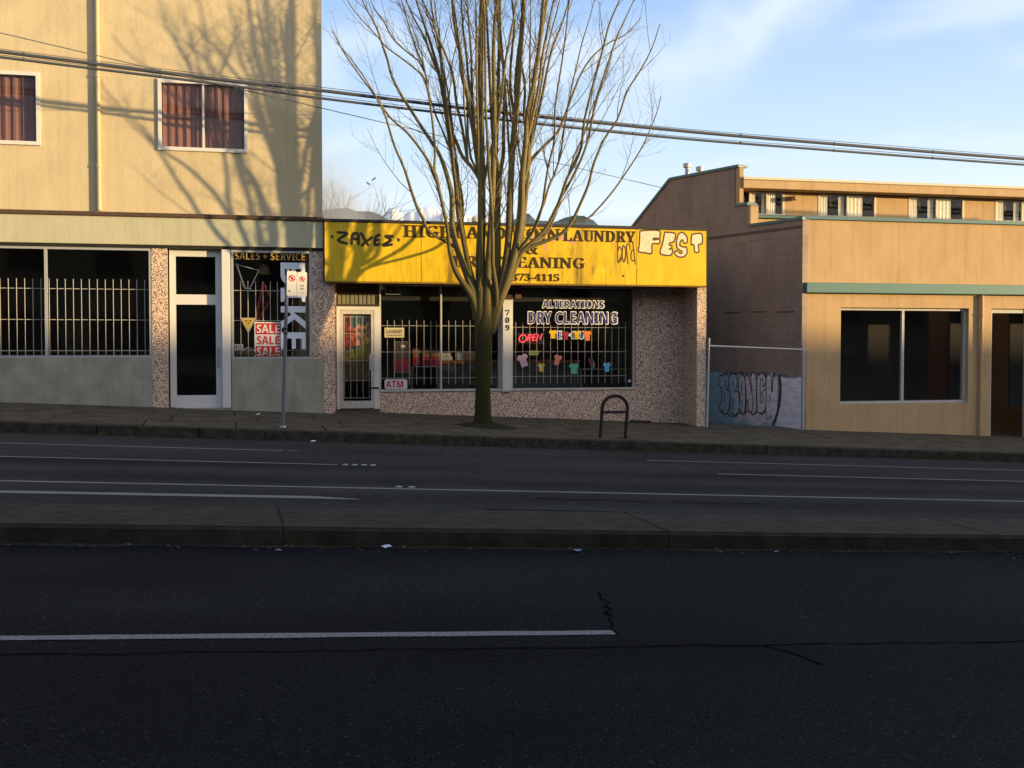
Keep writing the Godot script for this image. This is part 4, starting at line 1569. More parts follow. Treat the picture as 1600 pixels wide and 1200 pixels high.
func brown_building() -> void:
	# the long side wall runs back at a slant; x in its own axes runs away from the street, its face looks to +z
	var o := thing("brown_building", "brown block building with stepped green-capped side wall and tan upper front", "building", Vector3(12.62, 0, 0.70))
	var side := MB.new()
	var poly := PackedVector2Array([Vector2(0, -1.0), Vector2(0, 4.36), Vector2(-1.88, 4.36), Vector2(-1.88, 4.88), Vector2(-2.36, 4.88), Vector2(-2.36, 5.82), Vector2(-4.98, 5.84), Vector2(-6.7, 4.74), Vector2(-11.0, 1.98), Vector2(-11.0, -1.0)])
	side.prism(poly, -0.24, 0.0)
	var turn := Basis(Vector3.UP, deg_to_rad(-75.0))
	var wall := part(o, "side_wall", side, M.brown)
	wall.transform = Transform3D(turn, Vector3.ZERO)
	# metal caps along the top edge of that wall
	var green := mat(0.085, 0.16, 0.165, 0.5, 0.1)
	for e in [[Vector2(0.03, 4.36), Vector2(-1.84, 4.36)], [Vector2(-1.86, 4.88), Vector2(-2.33, 4.88)], [Vector2(-2.20, 5.82), Vector2(-4.98, 5.84)], [Vector2(-4.98, 5.84), Vector2(-6.7, 4.74)], [Vector2(-6.7, 4.74), Vector2(-11.0, 1.98)]]:
		var b := MB.new()
		var a: Vector2 = e[0]
		var d: Vector2 = e[1]
		var nn := (a - d).orthogonal().normalized() * 0.055
		if nn.y < 0:
			nn = -nn
		b.prism(PackedVector2Array([a - nn * 0.15, a + nn, d + nn, d - nn * 0.15]), -0.27, 0.035)
		var cp := part(o, "wall_cap", b, green if a.y < 5.83 else M.green)
		cp.transform = Transform3D(turn, Vector3.ZERO)
	# a stain band and rusty marks across the wall
	var stain := mat(0.13, 0.092, 0.076, 0.95)
	for q in [[-0.0, -3.5, 4.20, 0.030], [-0.25, -0.9, 2.31, 0.016], [-1.2, -1.75, 2.33, 0.012], [-2.1, -2.7, 2.34, 0.010]]:
		var b := MB.new()
		b.cbox(Vector3(q[0], q[2] - q[3], 0.0), Vector3(q[1], q[2] + q[3], 0.014), 0.003)
		var p := part(o, "string_course", b, stain)
		p.transform = Transform3D(turn, Vector3.ZERO)
	# paint and graffiti at the foot of the wall
	var paint := wall_paint()
	var b := MB.new()
	b.quad(Vector3(-3.5, -0.62, 0.005), Vector3(0, -0.62, 0.005), Vector3(0, 0.98, 0.005), Vector3(-3.5, 0.98, 0.005), [Vector2(0, 1), Vector2(1, 1), Vector2(1, 0), Vector2(0, 0)])
	var gp := part(o, "painted_graffiti", b, paint)
	gp.transform = Transform3D(turn, Vector3.ZERO)
	gp.set_meta("label", "pale blue and lilac paint with black outlined graffiti letters")
	# the ground-floor front, along the street
	var ox := Vector3(-12.62, 0, -0.70)
	b = MB.new()
	b.pierced(12.66, 24.0, -1.6, 4.36, 0.35, 0.66, [[13.6, 16.9, 0.2, 2.4], [17.5, 18.6, -1.0, 2.4], [19.2, 22.5, 0.0, 2.4]])
	part(o, "front_wall", b, M.tan, ox)
	b = MB.new()
	b.cbox(Vector3(12.64, 4.362, 0.30), Vector3(24.0, 4.45, 0.72), 0.01)
	part(o, "front_cap", b, green, ox)
	b = MB.new()
	b.cbox(Vector3(12.68, 2.72, 0.662), Vector3(24.0, 2.95, 0.80), 0.012)
	part(o, "front_band", b, M.green, ox)
	for q in [[13.6, 16.9, 0.2], [17.5, 18.6, -1.0], [19.2, 22.5, 0.0]]:
		b = MB.new()
		var md: float = (q[0] + q[1]) / 2
		var hs := [[q[0] + 0.06, md - 0.03, q[2] + 0.06, 2.34], [md + 0.03, q[1] - 0.06, q[2] + 0.06, 2.34]] if q[2] > -0.5 else [[q[0] + 0.09, q[1] - 0.09, q[2] + 0.2, 2.30]]
		b.pierced(q[0] + 0.002, q[1] - 0.002, q[2] + 0.002, 2.398, 0.48, 0.56, hs)
		var w := part(o, "shop_window" if q[2] > -0.5 else "shop_door", b, M.frame, ox)
		for k in hs:
			b = MB.new()
			b.box(Vector3(k[0] + 0.002, k[2] + 0.002, 0.517), Vector3(k[1] - 0.002, k[3] - 0.002, 0.523))
			part(w, "pane", b, M.glass)
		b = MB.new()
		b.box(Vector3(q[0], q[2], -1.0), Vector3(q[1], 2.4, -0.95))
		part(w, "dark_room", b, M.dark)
	b = MB.new()
	b.box(Vector3(12.75, 4.0, -1.2), Vector3(24.0, 4.2, 0.34))
	part(o, "lower_roof", b, M.cap, ox)
	# the upper storey, set back
	b = MB.new()
	b.pierced(12.62, 24.0, 4.2, 5.28, -1.95, -1.75, [[12.46, 13.40, 4.72, 5.27], [14.3, 15.9, 4.72, 5.27], [16.8, 18.4, 4.72, 5.27], [19.3, 20.9, 4.72, 5.27]])
	part(o, "upper_front", b, M.tan, ox)
	b = MB.new()
	b.cbox(Vector3(12.10, 5.30, -2.2), Vector3(24.0, 5.50, -1.30), 0.01)
	part(o, "upper_fascia", b, M.tan, ox)
	b = MB.new()
	b.cbox(Vector3(12.09, 5.502, -2.2), Vector3(24.0, 5.57, -1.27), 0.01)
	part(o, "upper_fascia_trim", b, M.cream, ox)
	b = MB.new()
	b.box(Vector3(12.03, 4.90, -1.62), Vector3(12.13, 5.80, -1.36))
	part(o, "wall_end", b, M.tan, ox)
	b = MB.new()
	b.box(Vector3(12.14, 4.38, -1.12), Vector3(12.34, 4.86, -0.98))
	part(o, "wall_end", b, M.tan, ox)
	b = MB.new()
	b.box(Vector3(12.4, 5.0, -9.0), Vector3(24.0, 5.28, -2.0))
	part(o, "upper_roof", b, M.cap, ox)
	b = MB.new()
	b.box(Vector3(11.0, -1.0, -9.2), Vector3(24.0, 5.0, -9.0))
	b.box(Vector3(23.8, -1.6, -9.0), Vector3(24.0, 4.3, 0.3))
	part(o, "rear_wall", b, M.tan, ox)
	for q in [[12.46, 13.40], [14.3, 15.9], [16.8, 18.4], [19.3, 20.9]]:
		b = MB.new()
		var md: float = (q[0] + q[1]) / 2
		b.pierced(q[0] + 0.002, q[1] - 0.002, 4.722, 5.268, -1.79, -1.74, [[q[0] + 0.06, md - 0.02, 4.75, 5.25], [md + 0.02, q[1] - 0.06, 4.75, 5.25]])
		var w := part(o, "upper_window", b, M.cream, ox)
		b = MB.new()
		b.box(Vector3(q[0] + 0.06, 4.75, -1.770), Vector3(q[1] - 0.06, 5.25, -1.765))
		part(w, "pane", b, glass(0.05))
		for k in 3:
			var a: float = lerpf(q[0] + 0.05, q[1] - 0.05, [0.04, 0.36, 0.52][k])
			var d: float = lerpf(q[0] + 0.05, q[1] - 0.05, [0.16, 0.46, 0.80][k])
			b = MB.new()
			for i in 8:
				var e := lerpf(a, d, i / 8.0)
				var g := lerpf(a, d, (i + 1) / 8.0)
				b.quad(Vector3(e, 4.73, -1.81 - 0.012 * (i % 2)), Vector3(g, 4.73, -1.81 - 0.012 * ((i + 1) % 2)), Vector3(g, 5.26, -1.81 - 0.012 * ((i + 1) % 2)), Vector3(e, 5.26, -1.81 - 0.012 * (i % 2)))
			part(w, "blind", b, mat(0.85, 0.80, 0.66, 0.8))
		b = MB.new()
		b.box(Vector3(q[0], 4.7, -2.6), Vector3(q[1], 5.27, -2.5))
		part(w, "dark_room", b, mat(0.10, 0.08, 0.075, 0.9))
		b = MB.new()
		b.cbox(Vector3(q[0] - 0.02, 4.64, -1.78), Vector3(q[1] + 0.5, 4.718, -1.62), 0.008)
		part(o, "upper_sill", b, M.green, ox)
	downpipe(o, 17.2, 0.72, -0.85, 2.70, M.tan, ox)
	# pipes on the roof
	for q in [[11.72, -3.9, 6.26], [11.95, -3.6, 6.14]]:
		b = MB.new()
		var hgt: float = q[2] - 5.0
		b.lathe(Vector3(q[0], 5.0, q[1]), [[0.06, 0.0], [0.06, hgt - 0.13], [0.105, hgt - 0.12], [0.11, hgt - 0.02], [0.04, hgt], [0.0, hgt]], 14)
		part(o, "vent_pipe", b, M.galv, ox)
	b = MB.new()
	b.rod(Vector3(13.62, 5.14, -1.72), Vector3(13.62, 5.14, -1.52), 0.06, 10)
	part(o, "wall_lamp", b, M.tan, ox)


func wall_paint() -> StandardMaterial3D:
	var w := 700
	var h := 320
	var img := Image.create(w, h, false, Image.FORMAT_RGBA8)
	img.fill(Color(0.3, 0.3, 0.35, 0))
	var f := noise(91, 0.02, 4)
	var g := noise(92, 0.006, 4)
	for j in h:
		for i in w:
			var x := float(i)
			var top := 14.0 + 8.0 * f.get_noise_1d(i * 1.5) + (14.0 if i > 560 else 0.0)
			var blue := smoothstep(330, 190, x + 60.0 * f.get_noise_2d(i, j))
			blue = maxf(blue, smoothstep(0.12, 0.3, g.get_noise_2d(i, j)) * smoothstep(235, 255, float(j)) * smoothstep(620, 500, x))
			var k := 1.0 + 0.25 * f.get_noise_2d(i * 0.7, j * 2.0) + (-0.12 if j % 40 < 2 else 0.0)
			var c := L(0.86 * k, 0.80 * k, 0.86 * k).lerp(L(0.36 * k, 0.62 * k, 0.78 * k), blue)
			c.a = smoothstep(top, top + 10.0, float(j)) * smoothstep(-4, 12, x - 10.0 * f.get_noise_1d(j))
			img.set_pixel(i, j, c)
	var ink := L(0.016, 0.016, 0.022)
	for k in 90:
		stamp(img, rng.randf_range(150, 620), 22 + rng.randf_range(-6, 8), rng.randf_range(2, 6), L(0.04, 0.04, 0.045), 0.4, 6)
	for s in BRANCH:
		stroke(img, s, 1.7, ink, 0.85, 1.6)
	stroke(img, BRANCH_EDGE, 5.0, ink, 0.8, 4.0)
	for k in 70:
		stamp(img, rng.randf_range(0, 420), rng.randf_range(262, 300), rng.randf_range(1, 5), L(0.05, 0.06, 0.07), 0.35, 5)
	var m := picture(img, 0.8)
	m.transparency = BaseMaterial3D.TRANSPARENCY_ALPHA
	return m


# the row of buildings behind the viewer: its roofs cut off the low sun
func far_side() -> void:
	var spec := [[-46.0, -14.0, 9.0, M.concrete_wall, "grey concrete"], [-14.0, 22.0, 8.6, M.stucco, "tan stucco"], [22.0, 44.0, 7.6, M.brown, "brown block"], [44.0, 110.0, 7.12, M.concrete_wall, "long low concrete"]]
	for q in spec:
		var g := gy((q[0] + q[1]) / 2)
		var o := thing("street_building", "%s shop building across the street, behind the viewer" % q[4], "building")
		var holes := []
		var x: float = q[0] + 1.0
		while x < q[1] - 3.2:
			holes.append([x, x + 2.6, gy(x) + 0.8, gy(x) + 2.6])
			holes.append([x + 0.3, x + 2.0, gy(x) + 4.2, gy(x) + 5.5])
			x += 3.6
		var b := MB.new()
		b.pierced(-q[1], -q[0], -6.0, q[2], -0.3, 0.0, [])
		var w := part(o, "front_wall", b, q[3], Vector3(0, 0, 31.4))
		w.rotation.y = PI
		b = MB.new()
		b.box(Vector3(q[0] + 0.01, -6.0, 31.72), Vector3(q[1] - 0.01, q[2] - 0.25, 43.0))
		part(o, "body", b, q[3])
		for hh in holes:
			b = MB.new()
			b.frame(hh[0], hh[1], hh[2], hh[3], 31.32, 31.398, 0.06)
			var fr := part(o, "window", b, M.frame)
			b = MB.new()
			b.box(Vector3(hh[0] + 0.06, hh[2] + 0.06, 31.36), Vector3(hh[1] - 0.06, hh[3] - 0.06, 31.39))
			part(fr, "pane", b, M.black)


# ---------------------------------------------------------------- the tree
func spline(a: Array) -> Array:
	# smooth points and radii through x, y, z, r, ...
	var n := a.size() / 4
	var pts := PackedVector3Array()
	var rad := PackedFloat32Array()
	var q := []
	for i in n:
		q.append(Vector3(a[4 * i], a[4 * i + 1], a[4 * i + 2]))
	for i in n - 1:
		var p0: Vector3 = q[maxi(i - 1, 0)]
		var p3: Vector3 = q[mini(i + 2, n - 1)]
		for k in 3:
			var s := k / 3.0
			pts.append(q[i].cubic_interpolate(q[i + 1], p0, p3, s))
			rad.append(lerpf(a[4 * i + 3], a[4 * i + 7], s))
	pts.append(q[n - 1])
	rad.append(a[4 * n - 1])
	return [pts, rad]


func shoot(mb: MB, tw: MB, at: Vector3, dir: Vector3, len: float, r: float, depth: int) -> void:
	var n := 5
	var p := PackedVector3Array([at])
	var rr := PackedFloat32Array([r])
	var d := dir
	var bend := Vector3(rng.randfn(), rng.randfn() * 0.3, rng.randfn()) * 0.05
	for i in n:
		d = (d + bend + Vector3(rng.randfn(), rng.randfn(), rng.randfn()) * 0.06 + Vector3.UP * 0.10).normalized()
		p.append(p[i] + d * len / n)
		rr.append(lerpf(r, maxf(r * 0.3, 0.0016), float(i + 1) / n))
	(mb if depth == 0 else tw).tube(p, rr, 5 if depth == 0 else 3)
	if depth >= 2:
		return
	var kids := int(len * (4.0 if depth == 0 else 4.0)) + (1 if depth == 0 else 0)
	for k in kids:
		var s := rng.randf_range(0.25, 0.98) * n
		var i := mini(int(s), n - 1)
		var q := p[i].lerp(p[i + 1], s - i)
		var t := (p[i + 1] - p[i]).normalized()
		var sd := t.cross(Vector3(rng.randfn(), rng.randfn(), rng.randfn())).normalized()
		var nd := (t * 0.75 + sd * rng.randf_range(0.5, 1.0)).normalized()
		shoot(mb, tw, q, nd, len * rng.randf_range(0.22, 0.5) if depth == 0 else rng.randf_range(0.10, 0.28), maxf(0.0022, rr[i] * 0.5), depth + 1)


func limb(tree: Node3D, pts: PackedVector3Array, rad: PackedFloat32Array, sides: int, pale := false) -> void:
	var mb := MB.new()
	var tw := MB.new()
	var tone := rng.randf_range(0.85, 1.12)
	mb.col = Color(tone, tone * 0.98, tone * 0.92)
	tw.col = Color(0.8, 0.68, 0.58)
	mb.tube(pts, rad, sides)
	# mossy and dark low down, cleaner higher up
	for i in mb.v.size():
		var y := mb.v[i].y
		var k := clampf((y - 1.6) / 2.6, 0, 1)
		mb.c[i] = Color(0.38, 0.37, 0.24).lerp(mb.col, k)
		if pale and mb.n[i].z > -0.1:
			mb.c[i] = Color(0.95, 0.97, 1.0).lerp(mb.col * 0.45, smoothstep(2.3, 3.4, y))
		elif pale:
			mb.c[i] = mb.c[i] * 0.45
	var m := pts.size()
	var total := 0.0
	for i in m - 1:
		total += pts[i].distance_to(pts[i + 1])
	var count := int(total * 2.8)
	for k in count:
		var s := rng.randf_range(0.22, 0.99) * (m - 1)
		var i := mini(int(s), m - 2)
		var q := pts[i].lerp(pts[i + 1], s - i)
		if q.y < 3.0:
			continue
		var t := (pts[i + 1] - pts[i]).normalized()
		var sd := t.cross(Vector3(rng.randfn(), rng.randfn() * 0.5, rng.randfn())).normalized()
		var nd := (t + sd * rng.randf_range(0.3, 0.75)).normalized()
		var u := s / (m - 1)
		var big := rng.randf() < 0.35
		var r0 := minf(rad[i] * 0.5, 0.010 if big else 0.0055)
		shoot(mb, tw, q, nd, rng.randf_range(0.9, 2.0) * (1.15 - 0.5 * u) if big else rng.randf_range(0.2, 0.6), maxf(r0, 0.003), 0 if big else 1)
	var o := part(tree, "limb", mb, M.bark_pale if pale else M.bark)
	if tw.v.size():
		part(o, "twigs", tw, M.bark).set_meta("kind", "stuff")


func street_tree() -> void:
	rng.seed = 77
	var tree := thing("street_tree", "bare many-stemmed street tree in front of the yellow laundry sign", "tree", Vector3(4.822,-0.065,2.720))
	var t := spline(TRUNK)
	var pts: PackedVector3Array = t[0]
	var rad: PackedFloat32Array = t[1]
	var mb := MB.new()
	mb.tube(pts, rad, 18, true)
	var f := noise(101, 2.5, 3)
	for i in mb.v.size():
		var p := mb.v[i]
		var nn := mb.n[i]
		var ring := Vector3(pts[mini(i / 18, pts.size() - 1)].x, p.y, pts[mini(i / 18, pts.size() - 1)].z)
		# flutes and root flare
		var a := atan2(nn.z, nn.x)
		var k := 1.0 + 0.07 * sin(a * 5.0 + p.y * 0.8) * clampf(1.2 - p.y * 0.5, 0.3, 1.0) + 0.06 * f.get_noise_3dv(p * 2.0)
		mb.v[i] = ring + (p - ring) * k
		var moss := clampf(0.65 + 0.8 * nn.x - 0.22 * p.y + 0.5 * f.get_noise_3dv(p), 0, 1)
		mb.c[i] = Color(0.22, 0.20, 0.16).lerp(Color(0.15, 0.20, 0.06), moss).lerp(Color(0.38, 0.37, 0.24), smoothstep(1.5, 2.1, p.y))
	part(tree, "trunk", mb, M.bark)
	# pale bare bark down the front of the main stem
	for k in STEMS.size():
		var s := spline(STEMS[k])
		var r: PackedFloat32Array = s[1]
		for i in r.size():
			r[i] *= 1.10
		limb(tree, s[0], r, 10 if r[0] > 0.05 else 7)
	# more stems turned to the front and to the back, that fill the crown's depth
	var more := [[4, 1.3, 0.7], [16, -1.2, 0.7], [5, -1.5, 0.66], [18, 1.5, 0.66], [18, -0.5, 0.6], [5, 0.5, 0.6],
		[7, 0.8, 0.8], [7, -0.9, 0.75], [9, 0.9, 0.8], [12, 1.1, 0.8], [12, -1.2, 0.7], [19, 1.2, 0.7], [19, -1.3, 0.7], [23, 1.0, 0.8], [25, 1.4, 0.8], [25, -0.8, 0.75], [28, 0.7, 0.8], [20, -0.9, 0.75], [13, 0.6, 0.8], [24, 0.7, 0.8]]
	for q in more:
		var s := spline(STEMS[q[0]])
		var p: PackedVector3Array = s[0]
		var r: PackedFloat32Array = s[1]
		var o := p[0]
		for i in p.size():
			var e := (p[i] - o).rotated(Vector3.UP, q[1])
			var w := 1.0 if q[0] > 6 and q[0] != 16 and q[0] != 18 else smoothstep(1.9, 3.2, p[i].y)
			p[i] = o + (p[i] - o).lerp(e, w)
			r[i] = maxf(r[i] * q[2], 0.004)
		limb(tree, p, r, 7)
	# the moss and soil heap in the tree pit
	var b := MB.new()
	var n := 30
	for i in n:
		for j in 7:
			var cor := []
			for q in [[i, j], [i + 1, j], [i + 1, j + 1], [i, j + 1]]:
				var a: float = TAU * (q[0] % n) / n
				var u: float = q[1] / 7.0
				var rr: float = 0.70 * u * (1.0 + 0.35 * f.get_noise_2d(cos(a) * 0.6, sin(a) * 0.6 + 9.0))
				var x := tree.position.x + 0.10 + cos(a) * rr * 1.0
				var z := tree.position.z + 0.05 + sin(a) * rr * 0.9
				cor.append(Vector3(x, sy(x, z) - 0.01 + 0.13 * pow(1.0 - u, 1.1) + 0.025 * (1 - u) * f.get_noise_2d(x * 5, z * 5), z))
			b.quad(cor[0], cor[3], cor[2], cor[1])
	var mo := single("moss", b, mottled(102, 0.02, [[0.0, 0.007, 0.009, 0.004], [0.5, 0.019, 0.023, 0.007], [1.0, 0.045, 0.052, 0.015]], 0.5, 1.0, 5, 1.0), "dark green moss heaped round the foot of the street tree", "moss")
	mo.set_meta("kind", "stuff")


# ---------------------------------------------------------------- things on and in the windows
func shirt(w: float, h: float) -> PackedVector2Array:
	var p := PackedVector2Array()
	for q in [[-0.30, -0.5], [0.30, -0.5], [0.30, 0.12], [0.40, 0.06], [0.52, 0.24], [0.36, 0.44], [0.20, 0.5], [0.12, 0.44], [0.0, 0.40], [-0.12, 0.44], [-0.20, 0.5], [-0.36, 0.44], [-0.52, 0.24], [-0.40, 0.06], [-0.30, 0.12]]:
		p.append(Vector2(q[0] * w, q[1] * h))
	return p


func window_things() -> void:
	var shirts := [
		["pink", 6.36, 1.21, 0.26, 0.28, 0.30, [0.62, 0.38, 0.46], "large pale pink paper shirt hanging aslant beside the number post"],
		["yellow", 6.77, 1.06, 0.165, 0.19, -0.02, [0.62, 0.42, 0.04], "small yellow paper shirt low in the window, right of the pink one"],
		["orange", 7.14, 1.22, 0.18, 0.235, -0.28, [0.68, 0.25, 0.15], "salmon orange paper shirt tilted over the wooden counter edge"],
		["green", 7.52, 1.03, 0.23, 0.235, 0.0, [0.12, 0.42, 0.30], "sea green paper shirt, lowest in the right window"],
		["red", 7.91, 1.18, 0.13, 0.16, 0.1, [0.16, 0.03, 0.04], "dark maroon paper shirt between the green and the blue shirts"],
		["blue", 8.28, 1.06, 0.18, 0.21, 0.0, [0.12, 0.42, 0.62], "light blue paper shirt near the right end of the window"],
		["yellow", 7.035, 1.785, 0.18, 0.19, 0.0, [0.75, 0.48, 0.02], "bright yellow paper shirt left of the letter E under the dry cleaning lettering"],
		["red", 7.325, 1.755, 0.16, 0.185, 0.04, [0.30, 0.015, 0.05], "crimson paper shirt between the letter E and the hyphen"],
		["yellow", 7.585, 1.77, 0.16, 0.19, -0.03, [0.62, 0.42, 0.02], "golden yellow paper shirt stuck between the letters O and U"],
		["orange", 7.83, 1.755, 0.175, 0.225, 0.0, [0.80, 0.20, 0.03], "orange paper shirt right of the letter U"]]
	for q in shirts:
		var b := MB.new()
		b.prism(shirt(q[3], q[4]), 0.0, 0.003)
		var c: Array = q[6]
		var o := single("paper_shirt", b, mat(c[0], c[1], c[2], 0.7), q[7], "paper shirt", Vector3(q[1], q[2], -0.064), "paper shirts stuck to the laundry window")
		o.rotation.z = q[5]
	var st := MB.new()
	st.prism(shirt(0.07, 0.07), 0.0, 0.001)
	part(get_node("paper_shirt_001"), "badge", st, M.white, Vector3(-0.02, 0, 0.004))
	# the lit OPEN sign
	var o := thing("open_sign", "glowing red neon sign reading open, in the right window", "sign", Vector3(6.56, 1.685, -0.15))
	var red := glow(1.0, 0.06, 0.07, 1.3)
	var segs := [
		[[-0.215, -0.07], [-0.255, -0.055], [-0.27, 0.0], [-0.245, 0.06], [-0.19, 0.09], [-0.13, 0.075], [-0.105, 0.02], [-0.125, -0.04], [-0.17, -0.075], [-0.215, -0.07]],
		[[-0.085, -0.045], [-0.055, 0.085], [0.005, 0.09], [0.02, 0.055], [-0.005, 0.025], [-0.068, 0.02]],
		[[0.125, 0.095], [0.06, 0.09], [0.035, -0.035], [0.10, -0.03]], [[0.05, 0.03], [0.105, 0.035]],
		[[0.135, -0.03], [0.165, 0.10], [0.215, -0.02], [0.25, 0.115]]]
	for s in segs:
		var b := MB.new()
		var p := PackedVector3Array()
		var r := PackedFloat32Array()
		for q in s:
			p.append(Vector3(q[0], q[1], 0))
			r.append(0.0095)
		b.tube(p, r, 8, true)
		part(o, "neon_tube", b, red)
	var b := MB.new()
	b.cbox(Vector3(-0.30, -0.115, -0.03), Vector3(0.28, 0.13, -0.022), 0.004)
	part(o, "backing_sheet", b, M.black)
	b = MB.new()
	for k in 9:
		b.ball(Vector3(-0.08 + 0.035 * k, -0.092, -0.005), Vector3(0.006, 0.006, 0.006), 4, 6)
	part(o, "blue_dots", b, mat(0.05, 0.3, 0.6, 0.4))
	var l := OmniLight3D.new()
	l.name = "neon_light"
	l.light_color = Color(1, 0.25, 0.22)
	l.light_energy = 0.03
	l.light_size = 0.1
	l.omni_range = 6.0
	l.omni_attenuation = 2.0
	l.shadow_enabled = true
	l.position = Vector3(0, 0, 0.04)
	o.add_child(l)
	# LAUNDRY plate
	o = thing("laundry_plate", "cream plate lettered laundry, in the left window", "sign", Vector3(3.53, 1.81, -0.03))
	b = MB.new()
	b.cbox(Vector3(-0.21, -0.105, 0), Vector3(0.21, 0.105, 0.012), 0.004)
	part(o, "plate", b, mat(0.60, 0.50, 0.28, 0.5))
	text(o, "lettering", "LAUNDRY", "Droid Serif", 400, 0.0, 0.025, 0.35, 0.075, 0.0125, 0.016, M.letter)
	b = MB.new()
	for k in 9:
		b.box(Vector3(-0.155 + 0.035 * k, -0.062, 0.0125), Vector3(-0.128 + 0.035 * k, -0.048, 0.015))
	part(o, "small_print", b, M.letter)
	# ATM sign
	o = thing("atm_sign", "white sign with red letters ATM at the foot of the left window", "sign", Vector3(3.56, 0.715, -0.045))
	b = MB.new()
	var rr := PackedVector2Array()
	for k in 4:
		for i in 4:
			var a := TAU * (k * 0.25 + i / 12.0)
			rr.append(Vector2([0.20, -0.20, -0.20, 0.20][k] + 0.04 * cos(a), [0.065, 0.065, -0.065, -0.065][k] + 0.04 * sin(a)))
	b.prism(rr, 0.0, 0.04)
	part(o, "case", b, mat(0.62, 0.62, 0.60, 0.45))
	text(o, "lettering", "ATM", "Droid Sans", 700, -0.03, 0.0, 0.37, 0.15, 0.0405, 0.046, M.red)
	# dim exit sign and lamp, up by the door
	o = thing("exit_sign", "dim boxed sign with an arrow and a running figure, above the left window", "sign", Vector3(3.50, 2.70, -0.03))
	b = MB.new()
	b.frame(-0.155, 0.155, -0.085, 0.085, 0.0, 0.05, 0.012)
	part(o, "case", b, mat(0.16, 0.18, 0.15, 0.5))
	b = MB.new()
	b.box(Vector3(-0.143, -0.073, 0.005), Vector3(0.143, 0.073, 0.03))
	part(o, "face", b, mat(0.02, 0.03, 0.025, 0.4))
	b = MB.new()
	b.prism(PackedVector2Array([Vector2(-0.12, 0), Vector2(-0.06, 0.05), Vector2(-0.06, 0.018), Vector2(-0.02, 0.018), Vector2(-0.02, -0.018), Vector2(-0.06, -0.018), Vector2(-0.06, -0.05)]), 0.031, 0.034)
	part(o, "arrow", b, mat(0.12, 0.15, 0.12, 0.5))
	b = MB.new()
	b.ball(Vector3(0.085, 0.048, 0.033), Vector3(0.012, 0.012, 0.003), 6, 8)
	b.prism(PackedVector2Array([Vector2(0.045, -0.055), Vector2(0.07, -0.055), Vector2(0.085, -0.02), Vector2(0.11, -0.055), Vector2(0.128, -0.045), Vector2(0.10, 0.0), Vector2(0.125, 0.01), Vector2(0.12, 0.025), Vector2(0.09, 0.032), Vector2(0.06, 0.025), Vector2(0.05, 0.0), Vector2(0.075, 0.0)]), 0.031, 0.034)
	part(o, "running_figure", b, mat(0.12, 0.15, 0.12, 0.5))
	b = MB.new()
	b.lathe(Vector3(3.28, 2.72, 0.03), [[0.0, 0.0], [0.05, 0.005], [0.055, 0.03], [0.03, 0.11], [0.03, 0.113]], 12)
	single("soffit_lamp", b, M.silver, "small unlit lamp under the soffit beside the door", "lamp")
	# green card, pink dot
	b = MB.new()
	b.cbox(Vector3(-0.11, -0.05, 0), Vector3(0.11, 0.05, 0.004), 0.002)
	var card := single("window_card", b, mat(0.28, 0.36, 0.10, 0.6), "small green printed card in the window under the neon sign", "card", Vector3(6.60, 1.375, -0.066))
	b = MB.new()
	b.box(Vector3(-0.085, 0.012, 0.0042), Vector3(0.085, 0.022, 0.005))
	b.box(Vector3(-0.085, -0.012, 0.0042), Vector3(0.085, -0.004, 0.005))
	part(card, "print", b, mat(0.10, 0.14, 0.04, 0.6))
	b = MB.new()
	b.lathe(Vector3.ZERO, [[0.0, 0.0], [0.035, 0.0], [0.035, 0.003], [0.0, 0.003]], 16)
	var dot := single("round_sticker", b, mat(0.55, 0.35, 0.42, 0.6), "round pink sticker in the low right corner of the right window", "sticker", Vector3(8.81, 0.745, -0.068))
	dot.rotation.x = PI / 2


func lit_tube(at: Vector3, len: float) -> void:
	var o := thing("ceiling_lamp", "lit fluorescent tube at the ceiling behind the right window", "lamp", at)
	var b := MB.new()
	b.rod(Vector3(-len / 2, 0, 0), Vector3(len / 2, 0, 0), 0.014, 10)
	part(o, "lamp_tube", b, glow(1.0, 0.95, 0.72, 0.9))
	b = MB.new()
	b.cbox(Vector3(-len / 2 - 0.03, 0.018, -0.04), Vector3(len / 2 + 0.03, 0.05, 0.04), 0.006)
	part(o, "fitting", b, M.inwall)
	var l := AreaLight3D.new()
	l.name = "tube_light"
	l.light_color = Color(1, 0.95, 0.8)
	l.light_energy = 0.12
	l.area_size = Vector2(len, 0.03)
	l.shadow_enabled = true
	l.position = Vector3(0, -0.018, 0)
	l.rotation.x = -PI / 2
	o.add_child(l)


